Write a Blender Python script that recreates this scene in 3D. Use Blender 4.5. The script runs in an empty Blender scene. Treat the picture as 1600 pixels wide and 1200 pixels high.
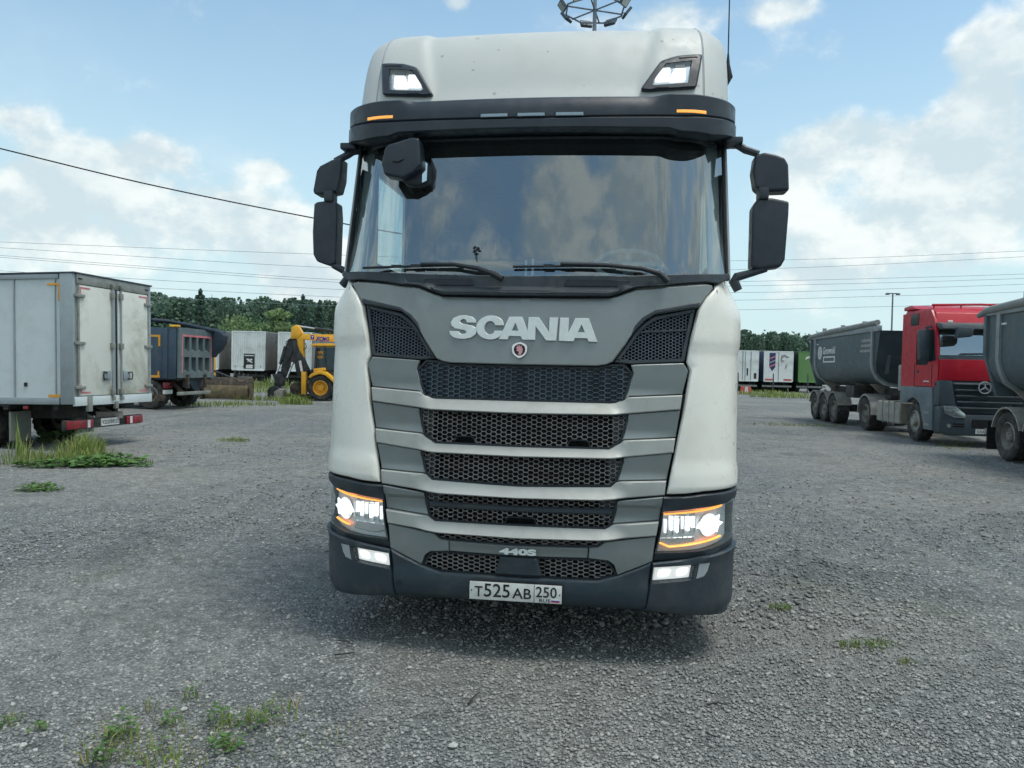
import bpy, bmesh, math, random
import numpy as np
from mathutils import Vector, Matrix
from mathutils.geometry import delaunay_2d_cdt

random.seed(7)
rng = np.random.default_rng(7)
R = math.radians
PI = math.pi
scene = bpy.context.scene
C = scene.collection
CAM_H = 1.65
PITCH, ROLL = 0.01997, 0.02232          # camera looks a touch down, held slightly tilted
F = 1200.0 / 1600.0                     # focal length over image width

# ------------------------------------------------------------------ camera
cam_d = bpy.data.cameras.new('camera')
cam_d.sensor_width = 36.0
cam_d.lens = 36.0 * F
cam_d.clip_start = 0.05
cam_d.clip_end = 3000
cam = bpy.data.objects.new('camera', cam_d)
C.objects.link(cam)
cam.matrix_world = (Matrix.Translation((0, 0, CAM_H)) @ Matrix.Rotation(PI / 2 - PITCH, 4, 'X')
                    @ Matrix.Rotation(ROLL, 4, 'Z'))
scene.camera = cam

# ------------------------------------------------------------------ exposure
vs = scene.view_settings
vs.view_transform = 'Standard'
vs.look = 'None'
vs.exposure = 0.25
vs.gamma = 1.0
scene.cycles.max_bounces = 6
scene.cycles.diffuse_bounces = 3
scene.cycles.adaptive_threshold = .03
scene.cycles.transparent_max_bounces = 12
scene.cycles.use_denoising = True
scene.cycles.sample_clamp_indirect = 4.0

# ------------------------------------------------------------------ sun
SUN = Vector((0.30, -0.16, 0.94)).normalized()
sun_d = bpy.data.lights.new('sun', 'SUN')
sun_d.energy = 2.0
sun_d.angle = R(22)
sun_d.color = (1.0, 0.95, 0.87)
sun = bpy.data.objects.new('sun', sun_d)
C.objects.link(sun)
sun.rotation_euler = SUN.to_track_quat('Z', 'Y').to_euler()
sun.location = SUN * 60

# ------------------------------------------------------------------ world: Nishita sky with cumulus
world = bpy.data.worlds.new('World')
scene.world = world
world.use_nodes = True
wt = world.node_tree
for n_ in list(wt.nodes):
    wt.nodes.remove(n_)


class NT:
    """tiny helper for building node graphs"""
    def __init__(s, t): s.t = t
    def new(s, kind, **kw):
        n = s.t.nodes.new(kind)
        for k, v in kw.items(): setattr(n, k, v)
        return n
    def set(s, sock, v):
        if hasattr(v, 'is_output'): s.t.links.new(v, sock)
        elif v is not None: sock.default_value = v
    def math(s, op, a, b=None, c=None, clamp=False):
        n = s.new('ShaderNodeMath', operation=op, use_clamp=clamp)
        for i, v in enumerate((a, b, c)):
            if v is not None: s.set(n.inputs[i], v)
        return n.outputs[0]
    def vmath(s, op, a, b=None, out=0, scale=None):
        n = s.new('ShaderNodeVectorMath', operation=op)
        s.set(n.inputs[0], a)
        if b is not None: s.set(n.inputs[1], b)
        if scale is not None: s.set(n.inputs['Scale'], scale)
        return n.outputs[out]
    def noise(s, vec, scale, detail=4, rough=.5, dist=0.0, out=0):
        n = s.new('ShaderNodeTexNoise')
        if vec is not None: s.set(n.inputs['Vector'], vec)
        n.inputs['Scale'].default_value = scale
        n.inputs['Detail'].default_value = detail
        n.inputs['Roughness'].default_value = rough
        n.inputs['Distortion'].default_value = dist
        return n.outputs[out]
    def ramp(s, fac, a, b, lo=0.0, hi=1.0, smooth=True):
        n = s.new('ShaderNodeMapRange', interpolation_type='SMOOTHSTEP' if smooth else 'LINEAR')
        s.set(n.inputs[0], fac)
        for i, v in zip((1, 2, 3, 4), (a, b, lo, hi)): n.inputs[i].default_value = v
        return n.outputs[0]
    def mix(s, fac, a, b, blend='MIX'):
        n = s.new('ShaderNodeMix', data_type='RGBA', blend_type=blend)
        s.set(n.inputs[0], fac)
        for i, v in ((6, a), (7, b)):
            if isinstance(v, tuple) and len(v) == 3: v = v + (1.0,)
            s.set(n.inputs[i], v)
        return n.outputs[2]


w = NT(wt)
out_w = w.new('ShaderNodeOutputWorld')
bg = w.new('ShaderNodeBackground')
wt.links.new(bg.outputs[0], out_w.inputs[0])
sky = w.new('ShaderNodeTexSky', sky_type='NISHITA')
sky.sun_disc = False
sky.sun_elevation = math.asin(SUN.z)
sky.sun_rotation = math.atan2(SUN.x, SUN.y)
sky.altitude = 150
sky.air_density = 1.2
sky.dust_density = 1.6
sky.ozone_density = 1.0
dirv = w.new('ShaderNodeTexCoord').outputs['Generated']
sep = w.new('ShaderNodeSeparateXYZ')
wt.links.new(dirv, sep.inputs[0])
az = w.math('ARCTAN2', sep.outputs[0], sep.outputs[1])
el = w.math('ARCSINE', sep.outputs[2])
# cumulus banks: azimuth, elevation, half width, half height (radians), weight
BANKS = [(-0.499, 0.210, 0.063, 0.034, 1.00),
         (-0.430, 0.241, 0.042, 0.021, 0.90),
         (-0.566, 0.152, 0.068, 0.061, 0.85),
         (-0.376, 0.176, 0.112, 0.044, 0.95),
         (-0.311, 0.234, 0.034, 0.016, 0.80),
         (-0.271, 0.134, 0.071, 0.054, 0.80),
         (-0.576, 0.254, 0.027, 0.014, 0.60),
         (-0.247, 0.100, 0.055, 0.040, 0.80),
         (-0.459, 0.121, 0.098, 0.044, 0.60),
         (0.476, 0.256, 0.081, 0.042, 1.00),
         (0.545, 0.351, 0.044, 0.026, 0.95),
         (0.535, 0.282, 0.036, 0.039, 0.90),
         (0.407, 0.276, 0.041, 0.028, 0.90),
         (0.340, 0.249, 0.058, 0.047, 0.95),
         (0.559, 0.190, 0.063, 0.054, 0.95),
         (0.458, 0.183, 0.083, 0.036, 0.75),
         (0.201, 0.416, 0.085, 0.033, 0.85),
         (0.328, 0.419, 0.044, 0.018, 0.95),
         (-0.083, 0.438, 0.018, 0.009, 0.80),
         (0.097, 0.424, 0.097, 0.027, 0.45),
         (0.412, 0.127, 0.131, 0.037, 0.55)]
fld = None
for (a_, e_, ra, re, wt_) in BANKS:
    dx = w.math('MULTIPLY', w.math('SUBTRACT', az, a_), 1 / ra)
    dy = w.math('MULTIPLY', w.math('SUBTRACT', el, e_), 1 / re)
    r2 = w.math('MULTIPLY_ADD', dx, dx, w.math('MULTIPLY', dy, dy))
    g = w.math('MULTIPLY', w.math('EXPONENT', w.math('MULTIPLY', r2, -1.0)), wt_)
    fld = g if fld is None else w.math('ADD', fld, g)
stretch = w.vmath('MULTIPLY', dirv, (1.0, 1.0, 1.35))
lown = w.noise(stretch, 2.2, 2, .5)
# the rest of the sky carries the same kind of broken cumulus
ahead = w.math('EXPONENT', w.math('MULTIPLY', w.math('MULTIPLY', az, az), -1.1))
elsewhere = w.math('SUBTRACT', 1.0, ahead)
wide = w.math('MULTIPLY', w.ramp(lown, .30, .65, .40, .78), elsewhere)
fld = w.math('ADD', fld, wide)
fld = w.math('MINIMUM', fld, 1.15)
n1 = w.noise(stretch, 6.5, 8, .58)
shift = w.vmath('ADD', stretch, tuple(SUN * 0.035))
n2 = w.noise(shift, 6.5, 6, .58)
dens = w.math('ADD', w.math('MULTIPLY', fld, .62), w.math('MULTIPLY', w.math('SUBTRACT', n1, .5), 1.75))
alpha = w.math('MULTIPLY', w.ramp(dens, .16, .54), w.ramp(el, -.02, .05, .3, 1))
wisp = w.math('MULTIPLY', w.ramp(w.noise(stretch, 3.1, 5, .6), .42, .75), w.ramp(fld, .02, .5, 0.1, .42))
alpha = w.math('MAXIMUM', alpha, wisp)
lit = w.ramp(w.math('SUBTRACT', n1, n2), -.08, .12)
core = w.ramp(dens, .45, 1.0, 1.0, .55)
lit = w.math('MULTIPLY', lit, core)
ccol = w.mix(lit, (.55, .65, .69), (.86, .89, .86))
scol = w.mix(1.0, sky.outputs[0], (.138, .164, .158), 'MULTIPLY')
# pale moist air low over the horizon
scol = w.mix(w.ramp(el, .0, .52, .84, .10), scol, (.55, .72, .78))
tot = w.mix(w.math('MULTIPLY', alpha, .88), scol, ccol)
wt.links.new(tot, bg.inputs[0])
bg.inputs[1].default_value = 1.0
world.cycles.sampling_method = 'MANUAL'
world.cycles.sample_map_resolution = 512


# ------------------------------------------------------------------ helpers
def rgb(r, g, b):
    f = lambda c: (c / 255 / 12.92) if c / 255 <= .04045 else ((c / 255 + .055) / 1.055) ** 2.4
    return (f(r), f(g), f(b))


MATS = {}


def pm(name, col, rough=.5, metal=0.0, var=.12, vscale=2.5, bump=0.0, bscale=40, dirt=None, coat=0.0, spec=.5,
       rvar=.12, specks=0.0):
    """procedural paint / plastic / metal: tonal variation, dust, micro relief"""
    m = bpy.data.materials.new(name)
    m.use_nodes = True
    t = NT(m.node_tree)
    b = m.node_tree.nodes['Principled BSDF']
    co = t.new('ShaderNodeTexCoord').outputs['Object']
    n = t.noise(co, vscale, 6, .6)
    dark = tuple(c * (1 - var) for c in col)
    lite = tuple(min(1, c * (1 + var)) for c in col)
    c = t.mix(t.ramp(n, .3, .7), dark, lite)
    if dirt:
        dc, amt, dsc = dirt
        dn = t.noise(co, dsc, 8, .68, .4)
        c = t.mix(t.math('MULTIPLY', t.ramp(dn, .42, .75), amt), c, dc)
    if specks:                                   # splattered insects and tar spots
        vo = t.new('ShaderNodeTexVoronoi'); vo.inputs['Scale'].default_value = 13
        m.node_tree.links.new(co, vo.inputs['Vector'])
        sc_ = t.new('ShaderNodeSeparateColor'); m.node_tree.links.new(vo.outputs['Color'], sc_.inputs[0])
        rad = t.ramp(sc_.outputs[1], .0, 1.0, .06, .19, False)
        hit = t.math('MULTIPLY', t.math('LESS_THAN', vo.outputs['Distance'], rad), t.math('GREATER_THAN', sc_.outputs[0], 1 - .30 * specks))
        c = t.mix(t.math('MULTIPLY', hit, .38), c, (.12, .11, .09))
    m.node_tree.links.new(c, b.inputs['Base Color'])
    rn = t.noise(co, vscale * 7, 4, .6)
    m.node_tree.links.new(t.ramp(rn, .25, .75, max(.02, rough - rvar), min(1, rough + rvar)), b.inputs['Roughness'])
    b.inputs['Metallic'].default_value = metal
    b.inputs['Specular IOR Level'].default_value = spec
    b.inputs['Coat Weight'].default_value = coat
    b.inputs['Coat Roughness'].default_value = .08
    if bump:
        bn = t.new('ShaderNodeBump')
        bn.inputs['Strength'].default_value = 1.0
        bn.inputs['Distance'].default_value = bump
        m.node_tree.links.new(t.noise(co, bscale, 5, .6), bn.inputs['Height'])
        m.node_tree.links.new(bn.outputs[0], b.inputs['Normal'])
    MATS[name] = m
    return m


def em(name, col, strength):
    m = bpy.data.materials.new(name)
    m.use_nodes = True
    b = m.node_tree.nodes['Principled BSDF']
    b.inputs['Base Color'].default_value = (*col, 1)
    b.inputs['Emission Color'].default_value = (*col, 1)
    b.inputs['Emission Strength'].default_value = strength
    b.inputs['Roughness'].default_value = .25
    MATS[name] = m
    return m


def glass(name, tint, refl=2.0, base=.03, film=.02, rough=0.0):
    m = bpy.data.materials.new(name)
    m.use_nodes = True
    t = NT(m.node_tree)
    for n in list(m.node_tree.nodes): m.node_tree.nodes.remove(n)
    o = t.new('ShaderNodeOutputMaterial')
    tr = t.new('ShaderNodeBsdfTransparent'); tr.inputs[0].default_value = (*tint, 1)
    gl = t.new('ShaderNodeBsdfGlossy'); gl.inputs['Roughness'].default_value = rough
    gl.inputs[0].default_value = (.88, .98, 1.0, 1)
    df = t.new('ShaderNodeBsdfDiffuse'); df.inputs[0].default_value = (.5, .5, .46, 1)
    fr = t.new('ShaderNodeFresnel')
    t.set(fr.inputs[0], t.ramp(t.new('ShaderNodeNewGeometry').outputs['Backfacing'], 0, 1, 1.5, 1 / 1.5, False))   # thin pane: same both ways
    fac = t.math('MULTIPLY_ADD', fr.outputs[0], refl, base, clamp=True)
    m1 = t.new('ShaderNodeMixShader'); m2 = t.new('ShaderNodeMixShader')
    co = t.new('ShaderNodeTexCoord').outputs['Object']
    dust = t.ramp(t.noise(co, 3.0, 8, .7, .5), .35, .8, film * .4, film * 2)
    L = m.node_tree.links
    L.new(dust, m1.inputs[0]); L.new(tr.outputs[0], m1.inputs[1]); L.new(df.outputs[0], m1.inputs[2])
    L.new(fac, m2.inputs[0]); L.new(m1.outputs[0], m2.inputs[1]); L.new(gl.outputs[0], m2.inputs[2])
    L.new(m2.outputs[0], o.inputs[0])
    MATS[name] = m
    return m


def leafmat(name, col, var=.35):
    m = bpy.data.materials.new(name)
    m.use_nodes = True
    t = NT(m.node_tree)
    b = m.node_tree.nodes['Principled BSDF']
    g = t.new('ShaderNodeNewGeometry')
    co = t.new('ShaderNodeTexCoord').outputs['Object']
    n = t.noise(co, .35, 3, .6)
    v = t.math('ADD', t.math('MULTIPLY', g.outputs['Random Per Island'], .55), t.math('MULTIPLY', n, .6))
    c = t.mix(t.ramp(v, .2, .9, 0, 1, False), tuple(x * (1 - var) for x in col),
              (col[0] * (1 + 1.6 * var), col[1] * (1 + 1.2 * var), col[2] * (1 + .5 * var)))
    m.node_tree.links.new(c, b.inputs['Base Color'])
    b.inputs['Roughness'].default_value = .6
    b.inputs['Specular IOR Level'].default_value = .25
    tl = t.new('ShaderNodeBsdfTranslucent')
    m.node_tree.links.new(c, tl.inputs[0])
    mx = t.new('ShaderNodeMixShader'); mx.inputs[0].default_value = .3
    m.node_tree.links.new(b.outputs[0], mx.inputs[1]); m.node_tree.links.new(tl.outputs[0], mx.inputs[2])
    m.node_tree.links.new(mx.outputs[0], m.node_tree.nodes['Material Output'].inputs[0])
    MATS[name] = m
    return m


def link(o, parent=None):
    C.objects.link(o)
    if parent is not None: o.parent = parent
    return o


def thing(name, label, cat, loc=(0, 0, 0), rz=0.0, group=None, rx=0.0, ry=0.0):
    o = bpy.data.objects.new(name, None)
    o.empty_display_size = .3
    C.objects.link(o)
    o.location = loc
    o.rotation_euler = (rx, ry, rz)
    tag(o, label, cat, group)
    return o


def tag(o, label=None, cat=None, group=None, kind=None):
    if label: o['label'] = label
    if cat: o['category'] = cat
    if group: o['group'] = group
    if kind: o['kind'] = kind
    return o


def copy_tree(o, parent=None):
    c = o.copy()
    C.objects.link(c)
    c.parent = parent
    for ch in list(o.children): copy_tree(ch, c)
    return c


def mesh_obj(name, verts, faces, mat, parent=None, smooth=35, bevel=0.0, segs=2):
    me = bpy.data.meshes.new(name)
    me.from_pydata([tuple(v) for v in verts], [], faces)
    if bevel:
        bm = bmesh.new(); bm.from_mesh(me)
        bmesh.ops.remove_doubles(bm, verts=bm.verts, dist=1e-5)
        ed = [e for e in bm.edges if len(e.link_faces) == 2 and e.calc_face_angle(0) > R(20)]
        bmesh.ops.bevel(bm, geom=ed, offset=bevel, segments=segs, profile=.6, affect='EDGES', clamp_overlap=True)
        bm.to_mesh(me); bm.free()
    fin(me, smooth)
    me.materials.append(MATS[mat] if isinstance(mat, str) else mat)
    return link(bpy.data.objects.new(name, me), parent)


def fin(me, smooth=35):
    me.validate()
    if smooth:
        me.polygons.foreach_set('use_smooth', [True] * len(me.polygons))
        me.set_sharp_from_angle(angle=R(smooth))
    me.update()


class MB:
    def __init__(s): s.v = []; s.f = []
    def add(s, vs_, fs):
        k = len(s.v); s.v += [tuple(p) for p in vs_]; s.f += [tuple(i + k for i in f) for f in fs]; return s
    def box(s, x0, x1, y0, y1, z0, z1, M=None):
        p = [Vector(q) for q in ((x0, y0, z0), (x1, y0, z0), (x1, y1, z0), (x0, y1, z0),
                                 (x0, y0, z1), (x1, y0, z1), (x1, y1, z1), (x0, y1, z1))]
        if M is not None: p = [M @ q for q in p]
        return s.add(p, [(0, 3, 2, 1), (4, 5, 6, 7), (0, 1, 5, 4), (1, 2, 6, 5), (2, 3, 7, 6), (3, 0, 4, 7)])
    def prism(s, poly, axis, a, b):
        """poly in the two other axes (x,z for axis y ; y,z for axis x ; x,y for axis z)"""
        ar = sum(p[0] * q[1] - q[0] * p[1] for p, q in zip(poly, poly[1:] + poly[:1]))
        if ar < 0: poly = poly[::-1]
        def P(p, t):
            return {'x': (t, p[0], p[1]), 'y': (p[0], t, p[1]), 'z': (p[0], p[1], t)}[axis]
        n = len(poly)
        vs_ = [P(p, a) for p in poly] + [P(p, b) for p in poly]
        flip = (axis == 'y') != (b < a)
        fs = [tuple(range(n))[::-1], tuple(range(n, 2 * n))] + [(i, (i + 1) % n, n + (i + 1) % n, n + i) for i in range(n)]
        if flip: fs = [f[::-1] for f in fs]
        return s.add(vs_, fs)
    def tube(s, pts, r, n=8, cap=True):
        pts = [Vector(p) for p in pts]
        rs = r if isinstance(r, (list, tuple)) else [r] * len(pts)
        vs_ = []
        up = None
        for i, p in enumerate(pts):
            d = (pts[min(i + 1, len(pts) - 1)] - pts[max(i - 1, 0)]).normalized()
            if up is None:
                up = d.orthogonal().normalized()
            else:
                up = (up - d * up.dot(d)).normalized()
            sd = d.cross(up)
            vs_ += [p + (up * math.cos(2 * PI * k / n) + sd * math.sin(2 * PI * k / n)) * rs[i] for k in range(n)]
        fs = [(i * n + k, i * n + (k + 1) % n, (i + 1) * n + (k + 1) % n, (i + 1) * n + k)
              for i in range(len(pts) - 1) for k in range(n)]
        if cap: fs += [tuple(range(n))[::-1], tuple(range((len(pts) - 1) * n, len(pts) * n))]
        return s.add(vs_, fs)
    def lathe(s, prof, c, axis='x', n=28, close=True):
        """prof: (radius, offset along axis)"""
        vs_ = []
        for r_, t in prof:
            for k in range(n):
                a, b = r_ * math.cos(2 * PI * k / n), r_ * math.sin(2 * PI * k / n)
                q = {'x': (t, a, b), 'y': (a, t, b), 'z': (a, b, t)}[axis]
                vs_.append((q[0] + c[0], q[1] + c[1], q[2] + c[2]))
        m = len(prof)
        fs = [(i * n + k, i * n + (k + 1) % n, (i + 1) * n + (k + 1) % n, (i + 1) * n + k)
              for i in range(m - 1) for k in range(n)]
        if close: fs += [tuple(range(n))[::-1], tuple(range((m - 1) * n, m * n))]
        return s.add(vs_, fs)
    def beam(s, p, q, w_, h_, up=(0, 0, 1)):
        p, q, up = Vector(p), Vector(q), Vector(up)
        d = (q - p).normalized(); sd = d.cross(up).normalized(); u2 = sd.cross(d)
        c = []
        for o in (p, q):
            for a, b in ((-1, -1), (1, -1), (1, 1), (-1, 1)): c.append(o + sd * a * w_ / 2 + u2 * b * h_ / 2)
        return s.add(c, [(0, 1, 2, 3), (7, 6, 5, 4), (0, 4, 5, 1), (1, 5, 6, 2), (2, 6, 7, 3), (3, 7, 4, 0)])
    def build(s, name, mat, parent=None, smooth=35, bevel=0.0, segs=2):
        o = mesh_obj(name, s.v, s.f, mat, parent, None, 0)
        bm = bmesh.new(); bm.from_mesh(o.data)
        bmesh.ops.recalc_face_normals(bm, faces=bm.faces)
        if bevel:
            ed = [e for e in bm.edges if len(e.link_faces) == 2 and e.calc_face_angle(0) > R(25)]
            bmesh.ops.bevel(bm, geom=ed, offset=bevel, segments=segs, profile=.6, affect='EDGES', clamp_overlap=True)
        bm.to_mesh(o.data); bm.free()
        fin(o.data, smooth)
        return o


def text_mesh(name, body, mat, parent, M, height, depth=.004, xs=1.0, bold=0.0, align='LEFT', shear=0.0, spacing=1.0,
              fit=None):
    """real lettering: text in the x-z plane of M (x right, z up, facing -y)"""
    cu = bpy.data.curves.new(name, 'FONT')
    cu.body = body
    cu.size = 1.0
    cu.extrude = depth / height / 2
    cu.offset = bold
    cu.shear = shear
    cu.space_character = spacing
    cu.resolution_u = 3
    o = bpy.data.objects.new(name, cu)
    C.objects.link(o)
    dg = bpy.context.evaluated_depsgraph_get()
    me = bpy.data.meshes.new_from_object(o.evaluated_get(dg))
    bpy.data.objects.remove(o)
    bpy.data.curves.remove(cu)
    co = np.zeros(len(me.vertices) * 3)
    me.vertices.foreach_get('co', co)
    co = co.reshape(-1, 3)
    lo, hi = co.min(0), co.max(0)
    s = height / (hi[1] - lo[1])
    xx = (co[:, 0] - lo[0]) * s * xs
    if fit: xx = xx * (fit / xx.max())
    if align == 'CENTER': xx -= xx.max() / 2
    zz = (co[:, 1] - lo[1]) * s
    yy = -co[:, 2] * s
    P = np.stack([xx, yy, zz, np.ones(len(xx))], 1) @ np.array(M).T
    me.vertices.foreach_set('co', P[:, :3].ravel())
    me.materials.clear()
    me.materials.append(MATS[mat])
    me.update()
    return link(bpy.data.objects.new(name, me), parent)


def ray(px, py):
    """direction of a picture point; only used to find where real things stand"""
    u, v = px - 800, py - 600
    cr, sr = math.cos(ROLL), math.sin(ROLL)
    u, v = u * cr + v * sr, -u * sr + v * cr
    d = (u / 1200, 1.0, -v / 1200)
    cp, sp = math.cos(PITCH), math.sin(PITCH)
    return Vector((d[0], d[1] * cp + d[2] * sp, d[2] * cp - d[1] * sp))


def at(px, py, Y):
    d = ray(px, py)
    return d * (Y / d.y) + Vector((0, 0, CAM_H))


def gnd(px, py):
    d = ray(px, py)
    return d * (-CAM_H / d.z) + Vector((0, 0, CAM_H))


def wheel(parent, c, r, wd, out, axis='x', rim='rim_grey', n=32, rimr=.58, tyre='tyre', tread=True, dish=.35):
    """tyre with tread blocks, dished rim with hand holes and hub; out = +1/-1 side the rim faces"""
    m = MB()
    h = wd / 2
    rr = r * rimr
    prof = [(rr, -h * .82), (r * .82, -h), (r * .93, -h * .97), (r * .975, -h * .86), (r * .975, h * .86), (r * .93, h * .97),
            (r * .82, h), (rr, h * .82)]
    m.lathe(prof, c, axis, n, close=False)
    if tread:
        for k in range(n):
            a0 = 2 * PI * (k + .12) / n; a1 = 2 * PI * (k + .62) / n
            for s0, s1, sh in ((-.88, -.08, 0), (.08, .88, .5)):
                vs_ = []
                for rad in (r * .97, r):
                    for t_, a in ((s0, a0), (s0, a1), (s1, a1), (s1, a0)):
                        a += sh * 2 * PI / n
                        p, q = rad * math.cos(a), rad * math.sin(a)
                        l = {'x': (t_ * h, p, q), 'y': (p, t_ * h, q)}[axis]
                        vs_.append((l[0] + c[0], l[1] + c[1], l[2] + c[2]))
                m.add(vs_, [(4, 5, 6, 7), (0, 1, 5, 4), (1, 2, 6, 5), (2, 3, 7, 6), (3, 0, 4, 7)])
    t = m.build('wheel', tyre, parent, 40)
    g = MB()
    o = out * h
    g.lathe([(rr * 1.0, o * .84), (rr * .93, o * .9), (rr * .9, o * .55), (rr * .8, o * dish), (rr * .45, o * (dish - .05)),
             (rr * .42, o * (dish + .4)), (rr * .3, o * (dish + .5)), (rr * .12, o * (dish + .52)), (.001, o * (dish + .52))], c, axis, n, close=False)
    for k in range(10):
        a = 2 * PI * k / 10
        p, q = rr * .36 * math.cos(a), rr * .36 * math.sin(a)
        l0 = {'x': (o * (dish + .3), p, q), 'y': (p, o * (dish + .3), q)}[axis]
        l1 = {'x': (o * (dish + .62), p, q), 'y': (p, o * (dish + .62), q)}[axis]
        g.tube([[l0[i] + c[i] for i in range(3)], [l1[i] + c[i] for i in range(3)]], rr * .04, 6)
    g.build('rim', rim, t, 35)
    return t


# ------------------------------------------------------------------ materials
pm('white_paint', rgb(224, 224, 215), .34, var=.02, vscale=1.6, dirt=(rgb(178, 168, 140), .22, 2.2), coat=.25, specks=.5)
pm('roof_paint', rgb(188, 192, 189), .5, var=.02, vscale=1.2, dirt=(rgb(160, 158, 145), .14, 5.0), specks=1.0)
pm('silver_paint', rgb(128, 136, 136), .42, .35, var=.06, vscale=2.2, dirt=(rgb(120, 116, 105), .22, 5.0))
pm('silver_paint_lit', rgb(162, 166, 162), .52, .12, var=.06, vscale=2.2, dirt=(rgb(120, 116, 105), .25, 6.0))  # same silver paint, lightened in colour for the light on the bars
pm('dark_plastic', rgb(38, 50, 57), .55, var=.12, vscale=3, bump=.0006, bscale=220, dirt=(rgb(105, 103, 95), .20, 5.0))
pm('bumper_plastic', rgb(38, 53, 62), .5, var=.12, vscale=2.5, bump=.0005, bscale=240, dirt=(rgb(112, 108, 98), .26, 4.0))
pm('visor_plastic', rgb(29, 41, 51), .42, var=.1, vscale=2, dirt=(rgb(100, 104, 104), .12, 5.0))
pm('black_plastic', rgb(20, 30, 37), .5, var=.15, vscale=4)
pm('mesh_plastic', rgb(138, 136, 133), .5, .1, var=.2, vscale=9, dirt=(rgb(140, 128, 112), .5, 12))
pm('mesh_dark', rgb(72, 86, 96), .5, var=.15, vscale=6, dirt=(rgb(110, 104, 95), .25, 10))
pm('void', rgb(9, 10, 11), .9, var=.2)
pm('radiator', rgb(16, 17, 18), .8, var=.3, vscale=30)
pm('rubber', rgb(18, 20, 22), .7, var=.2)
pm('tyre', rgb(38, 38, 38), .85, var=.25, vscale=6, bump=.002, bscale=60, dirt=(rgb(120, 114, 104), .5, 5))
pm('rim_grey', rgb(128, 126, 120), .55, .3, var=.2, vscale=5, dirt=(rgb(110, 98, 82), .6, 6))
pm('chassis', rgb(34, 35, 36), .7, var=.25, vscale=4, dirt=(rgb(95, 86, 74), .5, 4))
pm('chrome', rgb(225, 228, 230), .16, .9, var=.05, rvar=.05)
pm('badge_silver', rgb(206, 214, 211), .38, .15, var=.05, vscale=10, dirt=(rgb(150, 150, 140), .2, 14))
pm('badge_red', rgb(196, 140, 148), .35, var=.1)
pm('plate_white', rgb(205, 208, 204), .45, var=.05, vscale=12, dirt=(rgb(140, 135, 122), .35, 18))
pm('plate_black', rgb(20, 21, 22), .5, var=.1)
pm('flag_white', rgb(220, 220, 220), .5, var=.02)
pm('flag_blue', rgb(40, 70, 150), .5, var=.05)
pm('flag_red', rgb(185, 55, 60), .5, var=.05)
pm('interior_dark', rgb(38, 41, 43), .8, var=.15)
pm('interior_mid', rgb(52, 54, 55), .8, var=.15)
pm('seat_cloth', rgb(62, 62, 64), .9, var=.2, vscale=8)
pm('lamp_grey', rgb(158, 166, 168), .4, .0, var=.06)
pm('lamp_reflector', rgb(215, 220, 222), .18, .8, var=.05, rvar=.06)
pm('mirror_glass', rgb(190, 200, 205), .03, 1.0, var=.02, rvar=.02)
em('led_white', (.93, .98, 1.0), 3.4)
em('led_soft', (.92, .97, 1.0), 1.0)
em('led_fog', (1.0, .99, .95), .85)
em('led_fogsoft', (1.0, .99, .96), .42)
em('led_roof', (1.0, .99, .95), .8)
em('led_amber', (1.0, .40, .05), 1.25)
em('amber_marker', (1.0, .42, .08), .55)
em('marker_white', (.22, .30, .35), .1)
glass('windscreen_glass', (.74, .84, .85), 2.6, .13, .010)
glass('lamp_glass', (.95, .97, .97), 1.2, .02, .03)
glass('window_glass', (.90, .94, .93), 1.0, .01, .02)

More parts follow.
